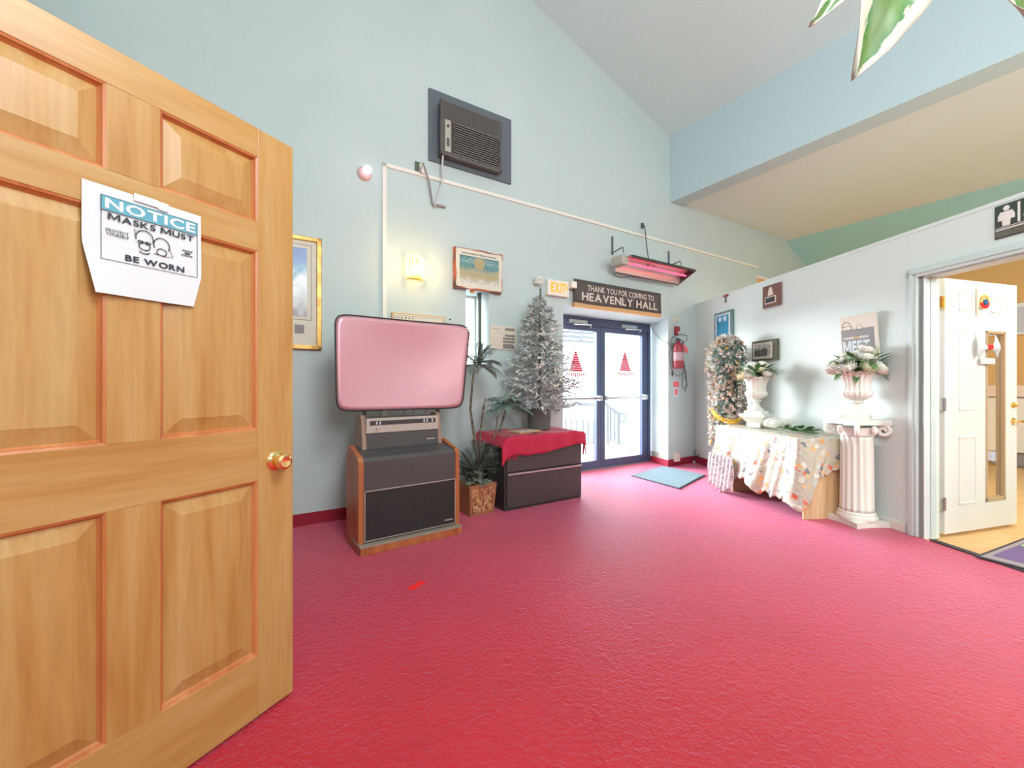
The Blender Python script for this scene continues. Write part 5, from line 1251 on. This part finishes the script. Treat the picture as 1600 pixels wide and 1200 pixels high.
rp_ = nt.nodes.new('ShaderNodeValToRGB'); e = rp_.color_ramp.elements
e[0].position = 0; e[0].color = (.07, .10, .02, 1); e[1].position = 1; e[1].color = (.50, .48, .40, 1)
for pos, c in ((.27, (.04, .06, .01)), (.31, (.10, .19, .035)), (.62, (.085, .19, .03)), (.82, (.02, .14, .02)), (.86, (.48, .46, .35))):
    k = e.new(pos); k.color = (*c, 1)
nt.links.new(m1.outputs[0], rp_.inputs[0]); nt.links.new(rp_.outputs[0], b.inputs['Base Color']); b.inputs['Roughness'].default_value = .4
def vleaf(base, tip, wid, nrm, name='leaf_blade'):
    base, tip = Vector(base), Vector(tip); d = (tip-base).normalized(); L_ = (tip-base).length
    nrm = Vector(nrm); nrm = (nrm-d*nrm.dot(d)).normalized(); sd_ = d.cross(nrm)
    nu, nv = 12, 24; vs = []; uv = []
    for j in range(nv+1):
        v = j/nv; hw = wid*.5*(math.sin(PI*v**.8)**.85 if 0 < v < 1 else 0)*(1-.25*v)+.0004
        for i in range(nu+1):
            u = -1+2*i/nu; pt_ = base+d*L_*v+sd_*u*hw*(1+.03*math.sin(17*v))+nrm*(-.22*hw*(1-abs(u))+.06*L_*math.sin(PI*v)+.004*math.sin(14*v+3*u))
            vs.append(pt_[:]); uv.append((abs(u)+(.15*(v-.5) if v > .5 else 0)+(v > .85)*(v-.85)*2.0, v*2+(3 if u > 0 else 0)))
    fs = [(j*(nu+1)+i, j*(nu+1)+i+1, (j+1)*(nu+1)+i+1, (j+1)*(nu+1)+i) for j in range(nv) for i in range(nu)]
    me = bpy.data.meshes.new(name); me.from_pydata(vs, [], fs); me.shade_smooth(); l_ = me.uv_layers.new(name='UVMap')
    for lp_ in me.loops: l_.data[lp_.index].uv = uv[lp_.vertex_index]
    me.materials.append(vm); o = bpy.data.objects.new(name, me); COL.objects.link(o); o.parent = vpl
    md = o.modifiers.new('thickness', 'SOLIDIFY'); md.thickness = .0012
    return o
def cp3(px, py, Y): return Vector(((px-800)/FPX*Y, Y, CAMH+(600-py)/FPX*Y))+lc
j0 = stp[-1]
vleaf(cp3(1432, -105, .70), cp3(1333, 123, .66), .125, (.1, -1, .15))
vleaf(cp3(1385, -70, .72), cp3(1266, 38, .68), .060, (-.1, -1, .35))
vleaf(cp3(1520, -75, .74), cp3(1632, 62, .72), .085, (.2, -1, .3))
vleaf(cp3(1450, -110, .74), cp3(1560, -160, .80), .09, (0, -.5, 1))
mb = MB()
for px, py, Y in ((1432, -105, .70), (1385, -70, .72), (1520, -75, .74), (1450, -110, .74)):
    mb.tube([stp[-1][:] if px < 1500 else stp[-2][:], cp3(px, py, Y)[:]], .003, 5)
mb.build('leaf_stalks', 'leaf', vpl)
# ---- scrap of red tape
rt = Vector((-.553, 2.451)); d_ = Vector((.5, .87)).normalized(); e_ = Vector((d_.y, -d_.x))
tag(MB().slab([(rt+d_*a_*.055+e_*b2*.022)[:] for a_, b2 in ((-1, -1), (-1, 1), (1, 1), (1, -1))], .001, .004).build('red_tape', 'brightred'), 'small scrap of bright red tape on the carpet in front of the television', 'tape')
# ================================================================== OUTSIDE
def gp(px, py): Y = FPX*CAMH/(py-600); return Vector(((px-800)/FPX*Y, Y))
hr = thing('stair_railing', 'thin metal stair railing with a looped end outside the right entrance door', 'railing')
k0, k1 = gp(948, 693), gp(967, 691)
Yr = k0.y
def op(px, py, Y=None): Y = Y or Yr; return ((px-800)/FPX*Y, Y, CAMH+(600-py)/FPX*Y)
MB().tube([op(944, 628), op(950, 634), op(966, 646), op(975, 646), op(978, 652), op(975, 658), op(967, 660)], .034, 8).build('handrail', 'railing', hr, smooth=True)
for px in (949.5, 967): MB().tube([op(px, 635 if px < 960 else 646), (op(px, 692)[0], Yr, -.02)], .036, 8).build('post', 'railing', hr)
for px in (954.5, 960.5): MB().tube([op(px, 640), op(px, 688)], .022, 6).build('baluster', 'railing', hr)
MB().tube([op(950, 686), op(962, 692)], .012, 6).build('bottom_rail', 'railing', hr)
lr_ = thing('porch_railing', 'row of thin railing bars outside the left entrance door', 'railing')
for px in (884, 892, 901, 911, 919, 927): MB().tube([op(px, 655), (op(px, 690)[0], Yr, -.02)], .022, 6).build('baluster', 'railing', lr_)
MB().tube([op(878, 632), op(936, 632)], .034, 8).build('handrail', 'railing', lr_)
MB().tube([op(936, 632), (op(936, 690)[0], Yr, -.02)], .02, 6).build('post', 'railing', lr_)
cn = thing('entrance_canopy', 'pale ribbed canopy outside above the left entrance door', 'canopy')
for py in (513, 519, 526, 533): MB().tube([op(860, py-2, 9), op(936, py+2, 9)], .03, 6).build('rib', 'railing', cn)
MB().tube([op(906, 534, 9), op(909, 522, 9), op(917, 513, 9), op(930, 507, 9)], .032, 6).build('arch', 'railing', cn, smooth=True)
MB().tube([op(862, 500, 9), (op(862, 690, 9)[0], 9, -.02)], .03, 8).build('canopy_post', 'railing', cn)
